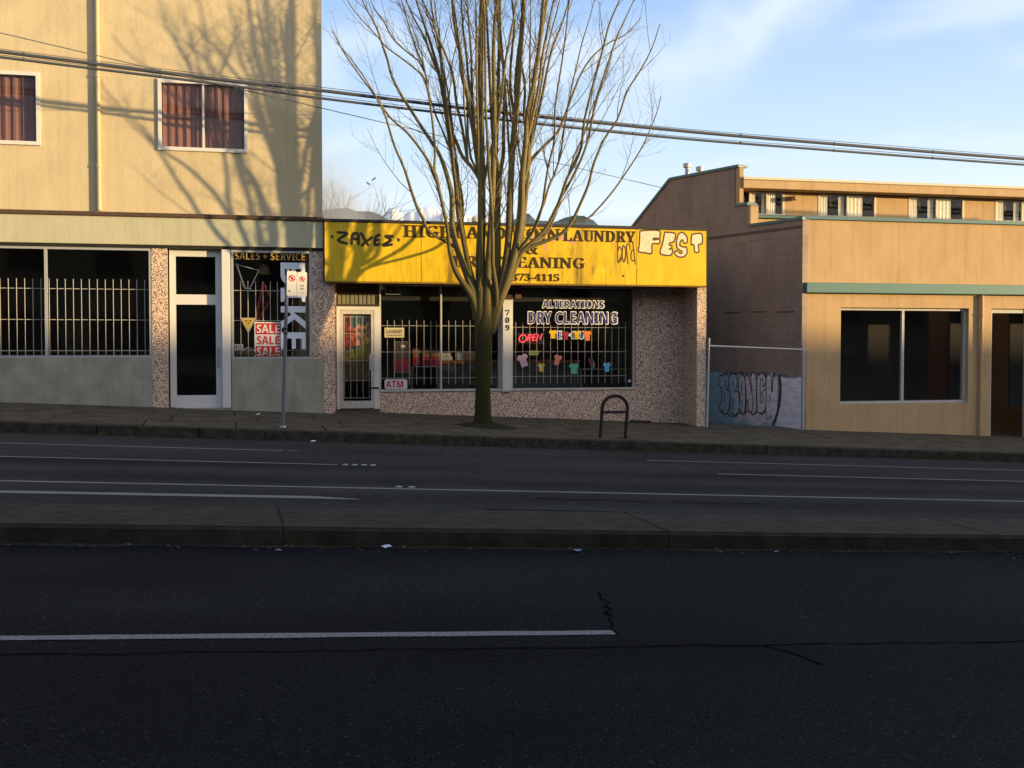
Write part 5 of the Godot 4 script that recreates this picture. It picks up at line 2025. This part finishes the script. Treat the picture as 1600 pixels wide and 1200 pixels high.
func shop_inside() -> void:
	lit_tube(Vector3(8.25, 2.80, -1.1), 1.05)
	# the vending cabinet
	var o := thing("vending_machine", "upright red and glass vending cabinet inside the left window", "vending machine", Vector3(3.84, 0.15, -1.0))
	var b := MB.new()
	b.cbox(Vector3(-0.16, 0, -0.3), Vector3(0.17, 0.78, 0), 0.01)
	part(o, "base", b, M.black)
	b = MB.new()
	b.cbox(Vector3(-0.165, 0.79, -0.3), Vector3(0.175, 1.09, 0.01), 0.01)
	part(o, "red_front", b, mat(0.38, 0.03, 0.05, 0.5))
	b = MB.new()
	b.cbox(Vector3(-0.15, 1.095, -0.29), Vector3(0.16, 1.46, 0.0), 0.006)
	part(o, "display", b, mottled(111, 0.06, [[0.0, 0.02, 0.05, 0.05], [0.45, 0.05, 0.09, 0.09], [0.6, 0.16, 0.05, 0.05], [0.8, 0.18, 0.15, 0.07], [1.0, 0.3, 0.3, 0.3]], 0.45, 0.4, 2))
	b = MB.new()
	b.frame(-0.165, 0.175, 0.79, 1.475, 0.012, 0.028, 0.012)
	part(o, "cabinet_frame", b, M.steel)
	b = MB.new()
	b.box(Vector3(-0.03, 1.34, 0.005), Vector3(0.06, 1.40, 0.011))
	part(o, "price_label", b, M.white)
	# three candy machines on one stand
	o = thing("machine_stand", "low metal stand under the three candy machines", "stand", Vector3(4.42, 0.15, -1.3))
	b = MB.new()
	b.cbox(Vector3(-0.34, 0.90, -0.25), Vector3(0.34, 0.925, 0.05), 0.004)
	part(o, "shelf", b, M.steel)
	for sx in [-0.31, 0.31]:
		for sz in [-0.22, 0.03]:
			b = MB.new()
			b.bar(Vector3(sx, 0, sz), Vector3(sx, 0.90, sz), 0.012)
			part(o, "leg", b, M.steel)
	for k in 3:
		o = thing("candy_machine", ["orange-topped red candy machine nearest the vending cabinet", "middle one of three red candy machines behind the left window", "red candy machine beside the stacked white boxes"][k], "candy machine", Vector3(4.20 + 0.215 * k, 1.077, -1.38), "candy machines on the stand")
		b = MB.new()
		b.cbox(Vector3(-0.085, 0, -0.09), Vector3(0.085, 0.19, 0.09), 0.01)
		part(o, "red_base", b, mat(0.34, 0.02, 0.05, 0.5))
		b = MB.new()
		b.cbox(Vector3(-0.08, 0.192, -0.085), Vector3(0.08, 0.37, 0.085), 0.012)
		part(o, "candy_bin", b, mottled(112 + k, 0.05, [[0.0, 0.12, 0.04, 0.02], [0.5, 0.30, 0.14, 0.05], [1.0, 0.36, 0.25, 0.14]], 0.3, 0.4, 2))
		b = MB.new()
		b.cbox(Vector3(-0.085, 0.372, -0.09), Vector3(0.085, 0.395, 0.09), 0.006)
		part(o, "lid", b, M.darkbrown)
		b = MB.new()
		b.ball(Vector3(0, 0.10, 0.095), Vector3(0.022, 0.022, 0.012), 6, 8)
		part(o, "coin_knob", b, M.steel)
	# the counter
	o = thing("counter", "long counter with a wooden top behind both windows", "counter", Vector3(0, 0.15, -2.0))
	b = MB.new()
	b.cbox(Vector3(4.72, 0.96, -0.5), Vector3(8.25, 1.04, 0.1), 0.008)
	part(o, "counter_top", b, mottled(115, 0.01, [[0.0, 0.20, 0.075, 0.028], [1.0, 0.30, 0.12, 0.045]], 0.8, 0.4))
	b = MB.new()
	b.box(Vector3(4.78, 0.0, -0.45), Vector3(8.2, 0.955, 0.02))
	part(o, "front", b, mat(0.085, 0.09, 0.095, 0.7))
	var top := 1.192
	b = MB.new()
	b.cbox(Vector3(-0.16, 0, -0.12), Vector3(0.16, 0.09, 0.12), 0.006)
	single("paper_box", b, mat(0.45, 0.47, 0.42, 0.7), "white carton under another on the counter", "box", Vector3(4.98, top, -2.0))
	b = MB.new()
	b.cbox(Vector3(-0.14, 0, -0.11), Vector3(0.15, 0.08, 0.11), 0.006)
	single("paper_box", b, mat(0.42, 0.42, 0.38, 0.7), "white carton on top of another on the counter", "box", Vector3(4.95, top + 0.092, -2.0))
	b = MB.new()
	b.cbox(Vector3(-0.065, 0, -0.06), Vector3(0.065, 0.18, 0.06), 0.006)
	single("tissue_box", b, mat(0.30, 0.36, 0.36, 0.7), "pale upright box on the counter under the flowers", "box", Vector3(5.31, top, -1.99))
	b = MB.new()
	b.cbox(Vector3(-0.16, 0, -0.12), Vector3(0.16, 0.19, 0.10), 0.006)
	single("cardboard_box", b, mat(0.52, 0.30, 0.14, 0.8), "orange brown cardboard box on the counter beside the green bottle", "box", Vector3(5.58, top, -2.02))
	b = MB.new()
	b.lathe(Vector3.ZERO, [[0.0, 0.0], [0.05, 0.0], [0.055, 0.02], [0.055, 0.15], [0.025, 0.20], [0.022, 0.24], [0.0, 0.24]], 14)
	single("green_bottle", b, mat(0.04, 0.62, 0.10, 0.3), "bright green bottle standing on the counter", "bottle", Vector3(5.82, top, -1.96))
	o = thing("flower_vase", "small vase of dried flowers behind the pale box", "vase", Vector3(5.25, top, -2.22))
	b = MB.new()
	b.lathe(Vector3.ZERO, [[0.0, 0.0], [0.04, 0.0], [0.06, 0.08], [0.03, 0.16], [0.04, 0.19]], 14)
	part(o, "vase", b, M.darkbrown)
	b = MB.new()
	var r2 := RandomNumberGenerator.new()
	r2.seed = 12
	for k in 46:
		var p := Vector3(r2.randfn() * 0.06, 0.30 + r2.randfn() * 0.06, r2.randfn() * 0.05)
		b.col = [Color(0.40, 0.05, 0.07), Color(0.5, 0.42, 0.34), Color(0.15, 0.12, 0.07)][k % 3]
		b.tube(PackedVector3Array([Vector3(0, 0.18, 0), p]), PackedFloat32Array([0.002, 0.002]), 3)
		b.ball(p, Vector3(0.014, 0.012, 0.014), 4, 6)
	var fm := mat(1, 1, 1, 0.8)
	fm.vertex_color_use_as_albedo = true
	part(o, "flowers", b, fm)
	# chair
	o = thing("chair", "black chair in the shop, in front of the counter", "chair", Vector3(5.72, 0.15, -1.25))
	o.rotation.y = 0.5
	b = MB.new()
	b.cbox(Vector3(-0.22, 0.43, -0.22), Vector3(0.22, 0.48, 0.22), 0.015)
	part(o, "seat", b, M.black)
	b = MB.new()
	b.cbox(Vector3(-0.21, 0.58, -0.24), Vector3(0.21, 0.92, -0.20), 0.015)
	part(o, "backrest", b, M.black)
	for sx in [-0.2, 0.2]:
		for sz in [-0.21, 0.2]:
			b = MB.new()
			b.bar(Vector3(sx, 0, sz), Vector3(sx, 0.92 if sz < 0 else 0.44, sz), 0.013)
			part(o, "leg", b, M.black)
	# right-hand side: table with a bag and a fan
	o = thing("work_table", "low work table inside the right end of the right window", "table", Vector3(8.65, 0.15, -1.2))
	b = MB.new()
	b.cbox(Vector3(-0.75, 0.82, -0.3), Vector3(0.62, 0.85, 0.3), 0.006)
	part(o, "table_top", b, mat(0.14, 0.14, 0.12, 0.5))
	for sx in [-0.7, 0.57]:
		for sz in [-0.25, 0.25]:
			b = MB.new()
			b.bar(Vector3(sx, 0, sz), Vector3(sx, 0.82, sz), 0.016)
			part(o, "leg", b, M.steel)
	b = MB.new()
	b.cbox(Vector3(-0.14, 0, -0.1), Vector3(0.14, 0.46, 0.1), 0.04)
	var bag := single("black_bag", b, M.black, "tall black bag standing on the work table", "bag", Vector3(9.0, 1.003, -1.25))
	b = MB.new()
	b.tube(PackedVector3Array([Vector3(-0.06, 0.44, 0), Vector3(-0.05, 0.52, 0), Vector3(0.05, 0.52, 0), Vector3(0.06, 0.44, 0)]), PackedFloat32Array([0.01, 0.01, 0.01, 0.01]), 6)
	part(bag, "handle", b, M.black)
	o = thing("desk_fan", "dark round desk fan in the right window", "fan", Vector3(8.58, 1.003, -1.35))
	b = MB.new()
	b.lathe(Vector3.ZERO, [[0.0, 0.0], [0.12, 0.0], [0.10, 0.03], [0.02, 0.05], [0.018, 0.28], [0.0, 0.28]], 14)
	part(o, "stand", b, M.black)
	b = MB.new()
	b.ball(Vector3(0, 0.42, 0), Vector3(0.19, 0.19, 0.07), 10, 20)
	part(o, "fan_head", b, M.black)
	b = MB.new()
	b.lathe(Vector3.ZERO, [[0.0, 0.0], [0.03, 0.0], [0.034, 0.01], [0.034, 0.12], [0.012, 0.16], [0.012, 0.19], [0.0, 0.19]], 12)
	single("spray_bottle", b, mat(0.5, 0.5, 0.48, 0.4), "white spray bottle on the work table", "bottle", Vector3(8.30, 1.003, -1.1))


func bike_inside() -> void:
	# SALE poster behind the glass
	var o := thing("sale_poster", "red and white poster with the word sale three times, in the cycle shop window", "poster", Vector3(0.88, 1.65, 0.69))
	var b := MB.new()
	b.box(Vector3(-0.27, -0.36, 0), Vector3(0.27, 0.36, 0.006))
	part(o, "paper", b, mat(0.84, 0.82, 0.78, 0.7))
	var rd := mat(0.66, 0.03, 0.025, 0.6)
	var wh := mat(0.85, 0.83, 0.80, 0.6)
	for k in 3:
		var y: float = [0.225, -0.005, -0.235][k]
		if k != 1:
			b = MB.new()
			b.box(Vector3(-0.25, y - 0.112, 0.0065), Vector3(0.25, y + 0.112, 0.008))
			part(o, "red_band", b, rd)
		text(o, "lettering", "SALE", "Droid Sans", 700, 0.0, y, 0.45, 0.165, 0.0085, 0.010, rd if k == 1 else wh)
	# yellow triangle
	o = thing("triangle_sign", "yellow triangular sign pointing down, in the cycle shop window", "sign", Vector3(0.49, 1.985, 0.69))
	b = MB.new()
	b.prism(PackedVector2Array([Vector2(-0.16, 0.11), Vector2(0.16, 0.11), Vector2(0, -0.20)]), 0.0, 0.006)
	part(o, "border", b, mat(0.40, 0.36, 0.26, 0.6))
	b = MB.new()
	b.prism(PackedVector2Array([Vector2(-0.115, 0.085), Vector2(0.115, 0.085), Vector2(0, -0.135)]), 0.0065, 0.009)
	part(o, "face", b, mat(0.62, 0.38, 0.04, 0.6))
	b = MB.new()
	for q in [[-0.04, 0.045], [0.04, 0.045], [0.0, 0.0]]:
		b.prism(PackedVector2Array([Vector2(q[0] - 0.022, q[1] + 0.015), Vector2(q[0] + 0.022, q[1] + 0.015), Vector2(q[0] + 0.008, q[1] - 0.02), Vector2(q[0] - 0.012, q[1] - 0.016)]), 0.0095, 0.011)
	part(o, "marks", b, M.darkbrown)
	# small white card
	b = MB.new()
	b.cbox(Vector3(-0.08, -0.055, 0), Vector3(0.08, 0.055, 0.004), 0.002)
	var c := single("notice_card", b, mat(0.5, 0.5, 0.48, 0.6), "small white notice card in the low corner of the cycle shop window", "card", Vector3(0.305, 1.51, 0.70))
	b = MB.new()
	b.prism(PackedVector2Array([Vector2(-0.06, -0.04), Vector2(-0.04, -0.04), Vector2(-0.035, 0.03), Vector2(-0.05, 0.04), Vector2(-0.065, 0.02)]), 0.0042, 0.005)
	for k in 4:
		b.box(Vector3(-0.02, 0.025 - 0.02 * k, 0.0042), Vector3(0.06, 0.033 - 0.02 * k, 0.005))
	part(c, "print", b, M.black)
	# hanging frames
	o = thing("white_bicycle_frame", "white bicycle frame hanging high in the cycle shop window", "bicycle frame", Vector3(0, 0, 0.45))
	var wm := mat(0.62, 0.66, 0.66, 0.35)
	for q in [["down_tube", 0.27, 3.19, 0.425, 2.72, 0.017], ["chain_stay", 0.425, 2.70, 0.56, 2.69, 0.014], ["seat_tube", 0.545, 2.72, 0.715, 3.06, 0.009], ["top_tube", 0.27, 3.17, 0.715, 3.06, 0.007]]:
		b = MB.new()
		b.rod(Vector3(q[1], q[2], 0), Vector3(q[3], q[4], 0), q[5], 8)
		part(o, q[0], b, wm)
	o = thing("red_bicycle_frame", "red bicycle frame hanging behind the shop bars", "bicycle frame", Vector3(0, 0, 0.30))
	var rm := mat(0.42, 0.015, 0.015, 0.35)
	for q in [["fork_blade", 0.80, 2.82, 0.70, 2.30, 0.020], ["fork_blade", 0.81, 2.82, 0.92, 2.55, 0.020], ["down_tube", 0.70, 2.30, 0.66, 2.0, 0.015], ["top_tube", 0.93, 2.45, 0.66, 2.0, 0.014], ["cross_stay", 0.69, 2.42, 0.88, 2.42, 0.008]]:
		b = MB.new()
		b.rod(Vector3(q[1], q[2], 0), Vector3(q[3], q[4], 0), q[5], 8)
		part(o, q[0], b, rm)
	o = thing("lamp_shade", "dim brown hanging lamp shade behind the gold lettering", "lamp", Vector3(0.83, 3.0, 0.1))
	b = MB.new()
	b.lathe(Vector3.ZERO, [[0.14, 0.0], [0.12, 0.10], [0.09, 0.18], [0.03, 0.22]], 18)
	part(o, "shade", b, mat(0.18, 0.12, 0.06, 0.6))
	b = MB.new()
	b.bar(Vector3(0, 0.22, 0), Vector3(0, 0.50, 0), 0.006)
	part(o, "cord", b, M.black)
	# a pale saddle bag heap at the foot of the window
	o = thing("bicycle_helmet", "pale bicycle helmet low in the cycle shop window beside the poster", "helmet", Vector3(0.49, 1.38, 0.45))
	b = MB.new()
	for k in 5:
		var a := -0.10 + 0.05 * k
		b.tube(PackedVector3Array([Vector3(-0.14, 0.0, a), Vector3(-0.09, 0.08, a * 0.9), Vector3(0.0, 0.115, a * 0.8), Vector3(0.09, 0.08, a * 0.9), Vector3(0.14, 0.0, a)]), PackedFloat32Array([0.012, 0.018, 0.02, 0.018, 0.012]), 6)
	part(o, "shell", b, mat(0.40, 0.42, 0.40, 0.5))
	b = MB.new()
	b.cbox(Vector3(-0.16, -0.06, -0.12), Vector3(0.16, -0.012, 0.12), 0.01)
	part(o, "stand", b, M.black)


# ---------------------------------------------------------------- street furniture
func street_furniture() -> void:
	# parking sign on its pole
	var o := thing("parking_sign", "grey pole with two white no-parking plates, by the kerb", "street sign", Vector3(0.985, 0.13, 4.31))
	var b := MB.new()
	b.tube(PackedVector3Array([Vector3(0, 0, 0), Vector3(0.095, 2.72, 0)]), PackedFloat32Array([0.031, 0.029]), 12, true)
	part(o, "pole", b, mottled(121, 0.02, [[0.0, 0.10, 0.105, 0.115], [1.0, 0.20, 0.205, 0.215]], 0.6, 0.55))
	b = MB.new()
	b.lathe(Vector3(0.0, -0.0, 0), [[0.06, 0.0], [0.055, 0.03], [0.035, 0.035]], 12)
	part(o, "collar", b, M.steel)
	for y in [1.70, 1.62]:
		b = MB.new()
		b.lathe(Vector3(0.0 + 0.035 * y, y, 0), [[0.034, -0.014], [0.038, -0.01], [0.038, 0.01], [0.034, 0.014]], 12)
		part(o, "band", b, M.black)
	for k in 2:
		var pl := Node3D.new()
		var cx: float = [0.165, 0.338][k]
		var cy: float = [2.475, 2.462][k]
		pl.name = "plate" if k == 0 else "plate_001"
		pl.position = Vector3(cx, cy, 0.036)
		pl.rotation.z = -0.02
		o.add_child(pl)
		b = MB.new()
		var rr := PackedVector2Array()
		for c in 4:
			for i in 4:
				var a := TAU * (c * 0.25 + i / 12.0)
				rr.append(Vector2([1, -1, -1, 1][c] * 0.061 + 0.022 * cos(a), [1, 1, -1, -1][c] * 0.19 + 0.022 * sin(a)))
		b.prism(rr, 0.0, 0.003)
		part(pl, "sheet", b, mat(0.72, 0.68, 0.60, 0.4))
		b = MB.new()
		var s: float = [1.0, 0.82][k]
		ring(b, Vector2(0, 0.09), 0.058 * s, 0.044 * s, 0.0034, 0.0042)
		b.prism(PackedVector2Array([Vector2(-0.042 * s, 0.09 + 0.026 * s), Vector2(-0.026 * s, 0.09 + 0.042 * s), Vector2(0.042 * s, 0.09 - 0.026 * s), Vector2(0.026 * s, 0.09 - 0.042 * s)]), 0.0046, 0.0054)
		part(pl, "red_ring", b, M.red)
		text(pl, "symbol", "P", "Droid Sans", 700, 0.0, 0.09, 0.034 * s, 0.058 * s, 0.0034, 0.0040, M.black)
		b = MB.new()
		if k == 0:
			b.prism(PackedVector2Array([Vector2(-0.06, -0.13), Vector2(-0.035, -0.11), Vector2(-0.035, -0.122), Vector2(-0.02, -0.122), Vector2(-0.02, -0.138), Vector2(-0.035, -0.138), Vector2(-0.035, -0.15)]), 0.0034, 0.004)
			part(pl, "arrow", b, M.black)
		else:
			for q in [[-0.020, 0.040, 0.010], [-0.036, 0.032, 0.010], [-0.075, 0.036, 0.010], [-0.091, 0.028, 0.010], [-0.150, 0.042, 0.008]]:
				for i in 4:
					var w: float = q[1] / 2.0
					b.box(Vector3(-q[1] + i * w + 0.002, q[0], 0.0034), Vector3(-q[1] + (i + 1) * w - 0.003, q[0] + q[2], 0.004))
			part(pl, "print", b, M.black)
	# bicycle rack
	o = thing("bike_rack", "dark iron hoop bicycle rack standing on the pavement", "bike rack", Vector3(6.93, -0.175, 4.45))
	b = MB.new()
	var p := PackedVector3Array([Vector3(-0.27, 0.0, 0), Vector3(-0.245, 0.3, 0), Vector3(-0.232, 0.53, 0)])
	for i in 13:
		var a := PI - PI * i / 12.0
		p.append(Vector3(0.016 + 0.245 * cos(a), 0.565 + 0.235 * sin(a), 0))
	p.append(Vector3(0.255, 0.53, 0))
	p.append(Vector3(0.232, 0.25, 0))
	p.append(Vector3(0.215, 0.0, 0))
	var r := PackedFloat32Array()
	for i in p.size():
		r.append(0.031)
	b.tube(p, r, 12, true)
	part(o, "hoop", b, M.rack)
	b = MB.new()
	b.cbox(Vector3(-0.215, 0.475, -0.012), Vector3(0.235, 0.525, 0.012), 0.005)
	part(o, "crossbar", b, mat(0.035, 0.014, 0.018, 0.6))
	for x in [-0.27, 0.215]:
		b = MB.new()
		b.lathe(Vector3(x, -0.005, 0), [[0.07, 0.0], [0.07, 0.012], [0.035, 0.018]], 14)
		part(o, "foot_plate", b, M.rack)
	# chain-link fence
	o = thing("chain_link_fence", "galvanised chain-link fence across the gap beside the laundry", "fence")
	b = MB.new()
	b.tube(PackedVector3Array([Vector3(10.295, -0.36, 0.82), Vector3(10.335, 1.70, 0.82)]), PackedFloat32Array([0.024, 0.024]), 10, true)
	part(o, "post", b, M.galv)
	b = MB.new()
	b.rod(Vector3(12.60, -0.5, 0.82), Vector3(12.60, 1.50, 0.82), 0.024, 10)
	part(o, "post", b, M.galv)
	b = MB.new()
	b.rod(Vector3(10.335, 1.53, 0.82), Vector3(12.60, 1.445, 0.82), 0.021, 10)
	part(o, "top_rail", b, M.galv)
	for q in [1.46, 0.60, 0.05]:
		b = MB.new()
		b.lathe(Vector3(10.315, q - 0.02, 0.82), [[0.027, 0.0], [0.03, 0.005], [0.03, 0.03], [0.027, 0.035]], 10)
		part(o, "clamp", b, M.steel)
	b = MB.new()
	var lo := func(x: float) -> float: return -0.26 - (x - 10.3) * 0.045
	var hi := func(x: float) -> float: return 1.52 - (x - 10.3) * 0.037
	var s0 := 10.33 - 1.9
	while s0 < 12.6:
		for sg in [1, -1]:
			# x = s0 + t (rising) or falling, cut to the fence's outline
			var a := Vector2.ZERO
			var d := Vector2.ZERO
			var open := false
			var steps := 60
			for i in steps + 1:
				var y := -0.36 + 1.9 * i / steps
				var x: float = s0 + (y + 0.36 if sg > 0 else 1.54 - y)
				var ok: bool = x > 10.34 and x < 12.58 and y > lo.call(x) and y < hi.call(x)
				if ok:
					if not open:
						a = Vector2(x, y)
						open = true
					d = Vector2(x, y)
			if open and a.distance_to(d) > 0.05:
				b.tube(PackedVector3Array([Vector3(a.x, a.y, 0.82 + 0.002 * sg), Vector3(d.x, d.y, 0.82 + 0.002 * sg)]), PackedFloat32Array([0.0013, 0.0013]), 3)
		s0 += 0.075
	var mesh_part := part(o, "wire_mesh", b, M.galv)
	mesh_part.set_meta("kind", "stuff")
	# dark board lying at the foot of the wall
	b = MB.new()
	b.cbox(Vector3(-0.22, 0, -0.1), Vector3(0.22, 0.045, 0.1), 0.01)
	var bd := single("scrap_board", b, M.darkbrown, "dark scrap of board lying at the foot of the pebble-dashed wall", "board", Vector3(8.98, sy(8.98, 0.2) + 0.002, 0.2))
	bd.rotation = Vector3(0, 0.12, -0.049)


func ring(b: MB, o: Vector2, r1: float, r0: float, z0: float, z1: float) -> void:
	var n := 28
	for i in n:
		var a := Vector2.from_angle(TAU * i / n)
		var d := Vector2.from_angle(TAU * (i + 1) / n)
		var q := [o + a * r0, o + a * r1, o + d * r1, o + d * r0]
		var f := func(k: int, z: float) -> Vector3: return Vector3(q[k].x, q[k].y, z)
		b.quad(f.call(0, z1), f.call(1, z1), f.call(2, z1), f.call(3, z1))
		b.quad(f.call(1, z0), f.call(2, z0), f.call(2, z1), f.call(1, z1))
		b.quad(f.call(3, z0), f.call(0, z0), f.call(0, z1), f.call(3, z1))


func cables() -> void:
	var spec := [
		["upper thick bundled cable over the pavement, crossing the whole street front", [[-14.0, 7.60], [-6.0, 6.90], [0.05, 6.43], [1.8, 6.325], [4.97, 6.095], [8.42, 5.905], [11.66, 5.775], [18.0, 5.58], [26.0, 5.45]], 0.034, 2.4],
		["lower cable just under the thick bundled one over the pavement", [[-14.0, 7.50], [-6.0, 6.80], [0.05, 6.34], [1.8, 6.18], [4.97, 5.955], [8.42, 5.75], [11.66, 5.635], [18.0, 5.46], [26.0, 5.36]], 0.026, 2.4]]
	for q in spec:
		var o := thing("overhead_cable", q[0], "cable", Vector3.ZERO, "cables along the street")
		var cv := Curve3D.new()
		var pts: Array = q[1]
		for i in pts.size():
			var a: Array = pts[maxi(i - 1, 0)]
			var d: Array = pts[mini(i + 1, pts.size() - 1)]
			var tan := Vector3(d[0] - a[0], d[1] - a[1], 0) / 6.0
			cv.add_point(Vector3(pts[i][0], pts[i][1], q[3]), -tan, tan)
		var p := PackedVector3Array()
		var r := PackedFloat32Array()
		var p2 := PackedVector3Array()
		var r2 := PackedFloat32Array()
		for i in 160:
			var s := cv.sample_baked(cv.get_baked_length() * i / 159.0)
			p.append(s)
			r.append(q[2])
			p2.append(s + Vector3(0, q[2] + 0.006 + 0.02 * absf(sin(s.x * 0.25 + 1.2)), 0.01))
			r2.append(0.006)
		var b := MB.new()
		b.tube(p, r, 8, true)
		part(o, "sheath", b, M.cable)
		b = MB.new()
		b.tube(p2, r2, 5, true)
		part(o, "carrier_wire", b, M.cable)
		for i in range(6, 156, 9):
			b = MB.new()
			b.lathe(Vector3.ZERO, [[q[2] + 0.001, -0.014], [q[2] + 0.005, -0.010], [q[2] + 0.005, 0.010], [q[2] + 0.001, 0.014]], 8)
			var c := part(o, "tie", b, M.cable, p[i] + Vector3((i * 37 % 11) * 0.02, 0, 0))
			c.rotation.z = PI / 2
	var b := MB.new()
	var p := PackedVector3Array()
	var r := PackedFloat32Array()
	for i in 40:
		var k := i / 39.0
		var a := Vector3(-9.0, 7.45, 4.2)
		p.append(Vector3(0.05, 6.33, 2.4).lerp(Vector3(11.33, 5.70, -4.65), lerpf(-0.7, 1.0, k)))
		r.append(0.0085)
	b.tube(p, r, 5, true)
	single("service_wire", b, M.cable, "thin wire slanting from the left down to the brown building's roof", "wire")


func background() -> void:
	# steam drifting up behind the laundry
	rng.seed = 31
	for k in 16:
		var up := rng.randf()
		var q := [Vector3(1.7 + rng.randf_range(-0.5, 1.0) + (1.0 - up) * rng.randf() * 2.6, 4.2 + up * 3.2, -9.5 - rng.randf() * 1.5), Vector3.ONE * rng.randf_range(1.7, 3.0) * Vector3(1.1, 1.0, 0.9), 0.085]
		var fv := FogVolume.new()
		fv.name = uname("steam")
		fv.shape = RenderingServer.FOG_VOLUME_SHAPE_ELLIPSOID
		fv.size = q[1]
		var fm := FogMaterial.new()
		fm.density = q[2] * (1.0 - 0.5 * up)
		fm.albedo = Color(0.92, 0.94, 0.98)
		fm.edge_fade = 0.9
		fv.material = fm
		add_child(fv)
		fv.position = q[0]
		tag(fv, "pale steam drifting up behind the laundry roof", "steam", "steam behind the laundry", "stuff")
	# the blue air over the inlet, in front of the mountains
	for q in [[-3000.0, -5500.0, 355.0], [-5500.0, -9000.0, 640.0], [-9000.0, -13500.0, 1060.0]]:
		var air := FogVolume.new()
		air.name = uname("haze")
		air.shape = RenderingServer.FOG_VOLUME_SHAPE_BOX
		air.size = Vector3(14000, q[2], q[0] - q[1] - 4.0)
		var am := FogMaterial.new()
		am.density = 0.00026
		am.albedo = Color(0.80, 0.92, 1.0)
		air.material = am
		add_child(air)
		air.position = Vector3(2500, q[2] / 2.0 - 1.0, (q[0] + q[1]) / 2.0)
		tag(air, "blue haze in front of the distant mountains", "haze", "haze before the mountains", "stuff")
	# the distant bare tree
	rng.seed = 5
	var o := thing("distant_tree", "faint bare tree rising behind the laundry roof at the left", "tree", Vector3(3.6, 0, -20.0))
	var mb := MB.new()
	mb.col = Color(0.6, 0.6, 0.65)
	mb.tube(PackedVector3Array([Vector3(0, -0.5, 0), Vector3(0.05, 2.0, 0), Vector3(0.0, 4.6, 0)]), PackedFloat32Array([0.2, 0.16, 0.11]), 8)
	part(o, "trunk", mb, M.bark)
	for k in 11:
		var a := lerpf(-1.25, 1.25, k / 10.0)
		var m2 := MB.new()
		var tw := MB.new()
		m2.col = Color(0.6, 0.6, 0.65)
		tw.col = m2.col
		var dir := Vector3(sin(a), cos(a) * 0.9, rng.randf_range(-0.35, 0.35)).normalized()
		shoot(m2, tw, Vector3(0.0, 3.6 + 1.0 * rng.randf(), 0), dir, rng.randf_range(2.6, 4.4), 0.045, 0)
		var bp := part(o, "branch", m2, M.bark)
		if tw.v.size():
			part(bp, "twigs", tw, M.bark).set_meta("kind", "stuff")
	# two small birds
	for k in 2:
		var bird := MB.new()
		var at: Vector3 = [Vector3(5.36, 7.60, -19.9), Vector3(5.58, 7.78, -19.9)][k]
		var s: float = [-1.0, 1.0][k]
		bird.tube(PackedVector3Array([Vector3(-0.15 * s, -0.07, 0), Vector3(-0.08 * s, -0.02, 0), Vector3(-0.03 * s, 0.02, 0), Vector3(0.03 * s, 0.06, 0), Vector3(0.06 * s, 0.10, 0), Vector3(0.085 * s, 0.125, 0), Vector3(0.105 * s, 0.122, 0), Vector3(0.14 * s, 0.115, 0)]), PackedFloat32Array([0.008, 0.028, 0.05, 0.05, 0.034, 0.034, 0.022, 0.003]), 8, true)
		var bo := single("bird", bird, M.black, ["small dark bird perched lower on the distant tree", "small dark bird perched higher on the distant tree"][k], "bird", at, "birds on the distant tree")
		bo.scale = Vector3.ONE * 0.6
		var wing := MB.new()
		wing.ball(Vector3(-0.03 * s, 0.02, 0.04), Vector3(0.075, 0.03, 0.015), 6, 8)
		part(bo, "wing", wing, M.black)


func litter() -> void:
	var spec := [
		[1.25, 15.62, 0.0, 0.04, "crumpled white paper scrap in the grit beside the median", [0.60, 0.62, 0.75]],
		[2.79, 15.76, 0.0, 0.04, "flat bluish wrapper on the road beside the median", [0.16, 0.22, 0.36]],
		[0.40, 15.82, 0.0, 0.03, "pale flat scrap on the road near the median's left end", [0.18, 0.19, 0.2]],
		[0.65, 1.75, 1.0, 0.05, "white paper cup fragment on the pavement by the grey bulkhead", [0.75, 0.74, 0.70]],
		[1.45, 4.98, 0.0, 0.045, "white crumpled scrap in the gutter below the kerb", [0.70, 0.70, 0.66]],
		[4.61, 15.70, 0.0, 0.018, "tiny pale scrap far along the median", [0.3, 0.3, 0.3]],
		[3.85, 2.3, 1.0, 0.03, "tiny pale leaf on the pavement left of the tree", [0.28, 0.26, 0.20]]]
	rng.seed = 9
	for q in spec:
		var b := MB.new()
		var n := 7
		var y: float = sy(q[0], q[1]) if q[2] > 0 else gy(q[0])
		var c := Vector3(0, q[3] * 0.55, 0)
		var ringp := []
		for i in n:
			var a := TAU * i / n
			var r: float = q[3] * rng.randf_range(0.6, 1.1)
			ringp.append(Vector3(cos(a) * r * 1.3, rng.randf_range(0.0, q[3] * 0.5), sin(a) * r))
		for i in n:
			b.tri(c, ringp[(i + 1) % n], ringp[i])
			b.tri(Vector3(0, 0.002, 0), ringp[i], ringp[(i + 1) % n])
		var cc: Array = q[5]
		single("paper_scrap", b, mat(cc[0], cc[1], cc[2], 0.8), q[4], "litter", Vector3(q[0], y + 0.004, q[1]), "litter on the street")
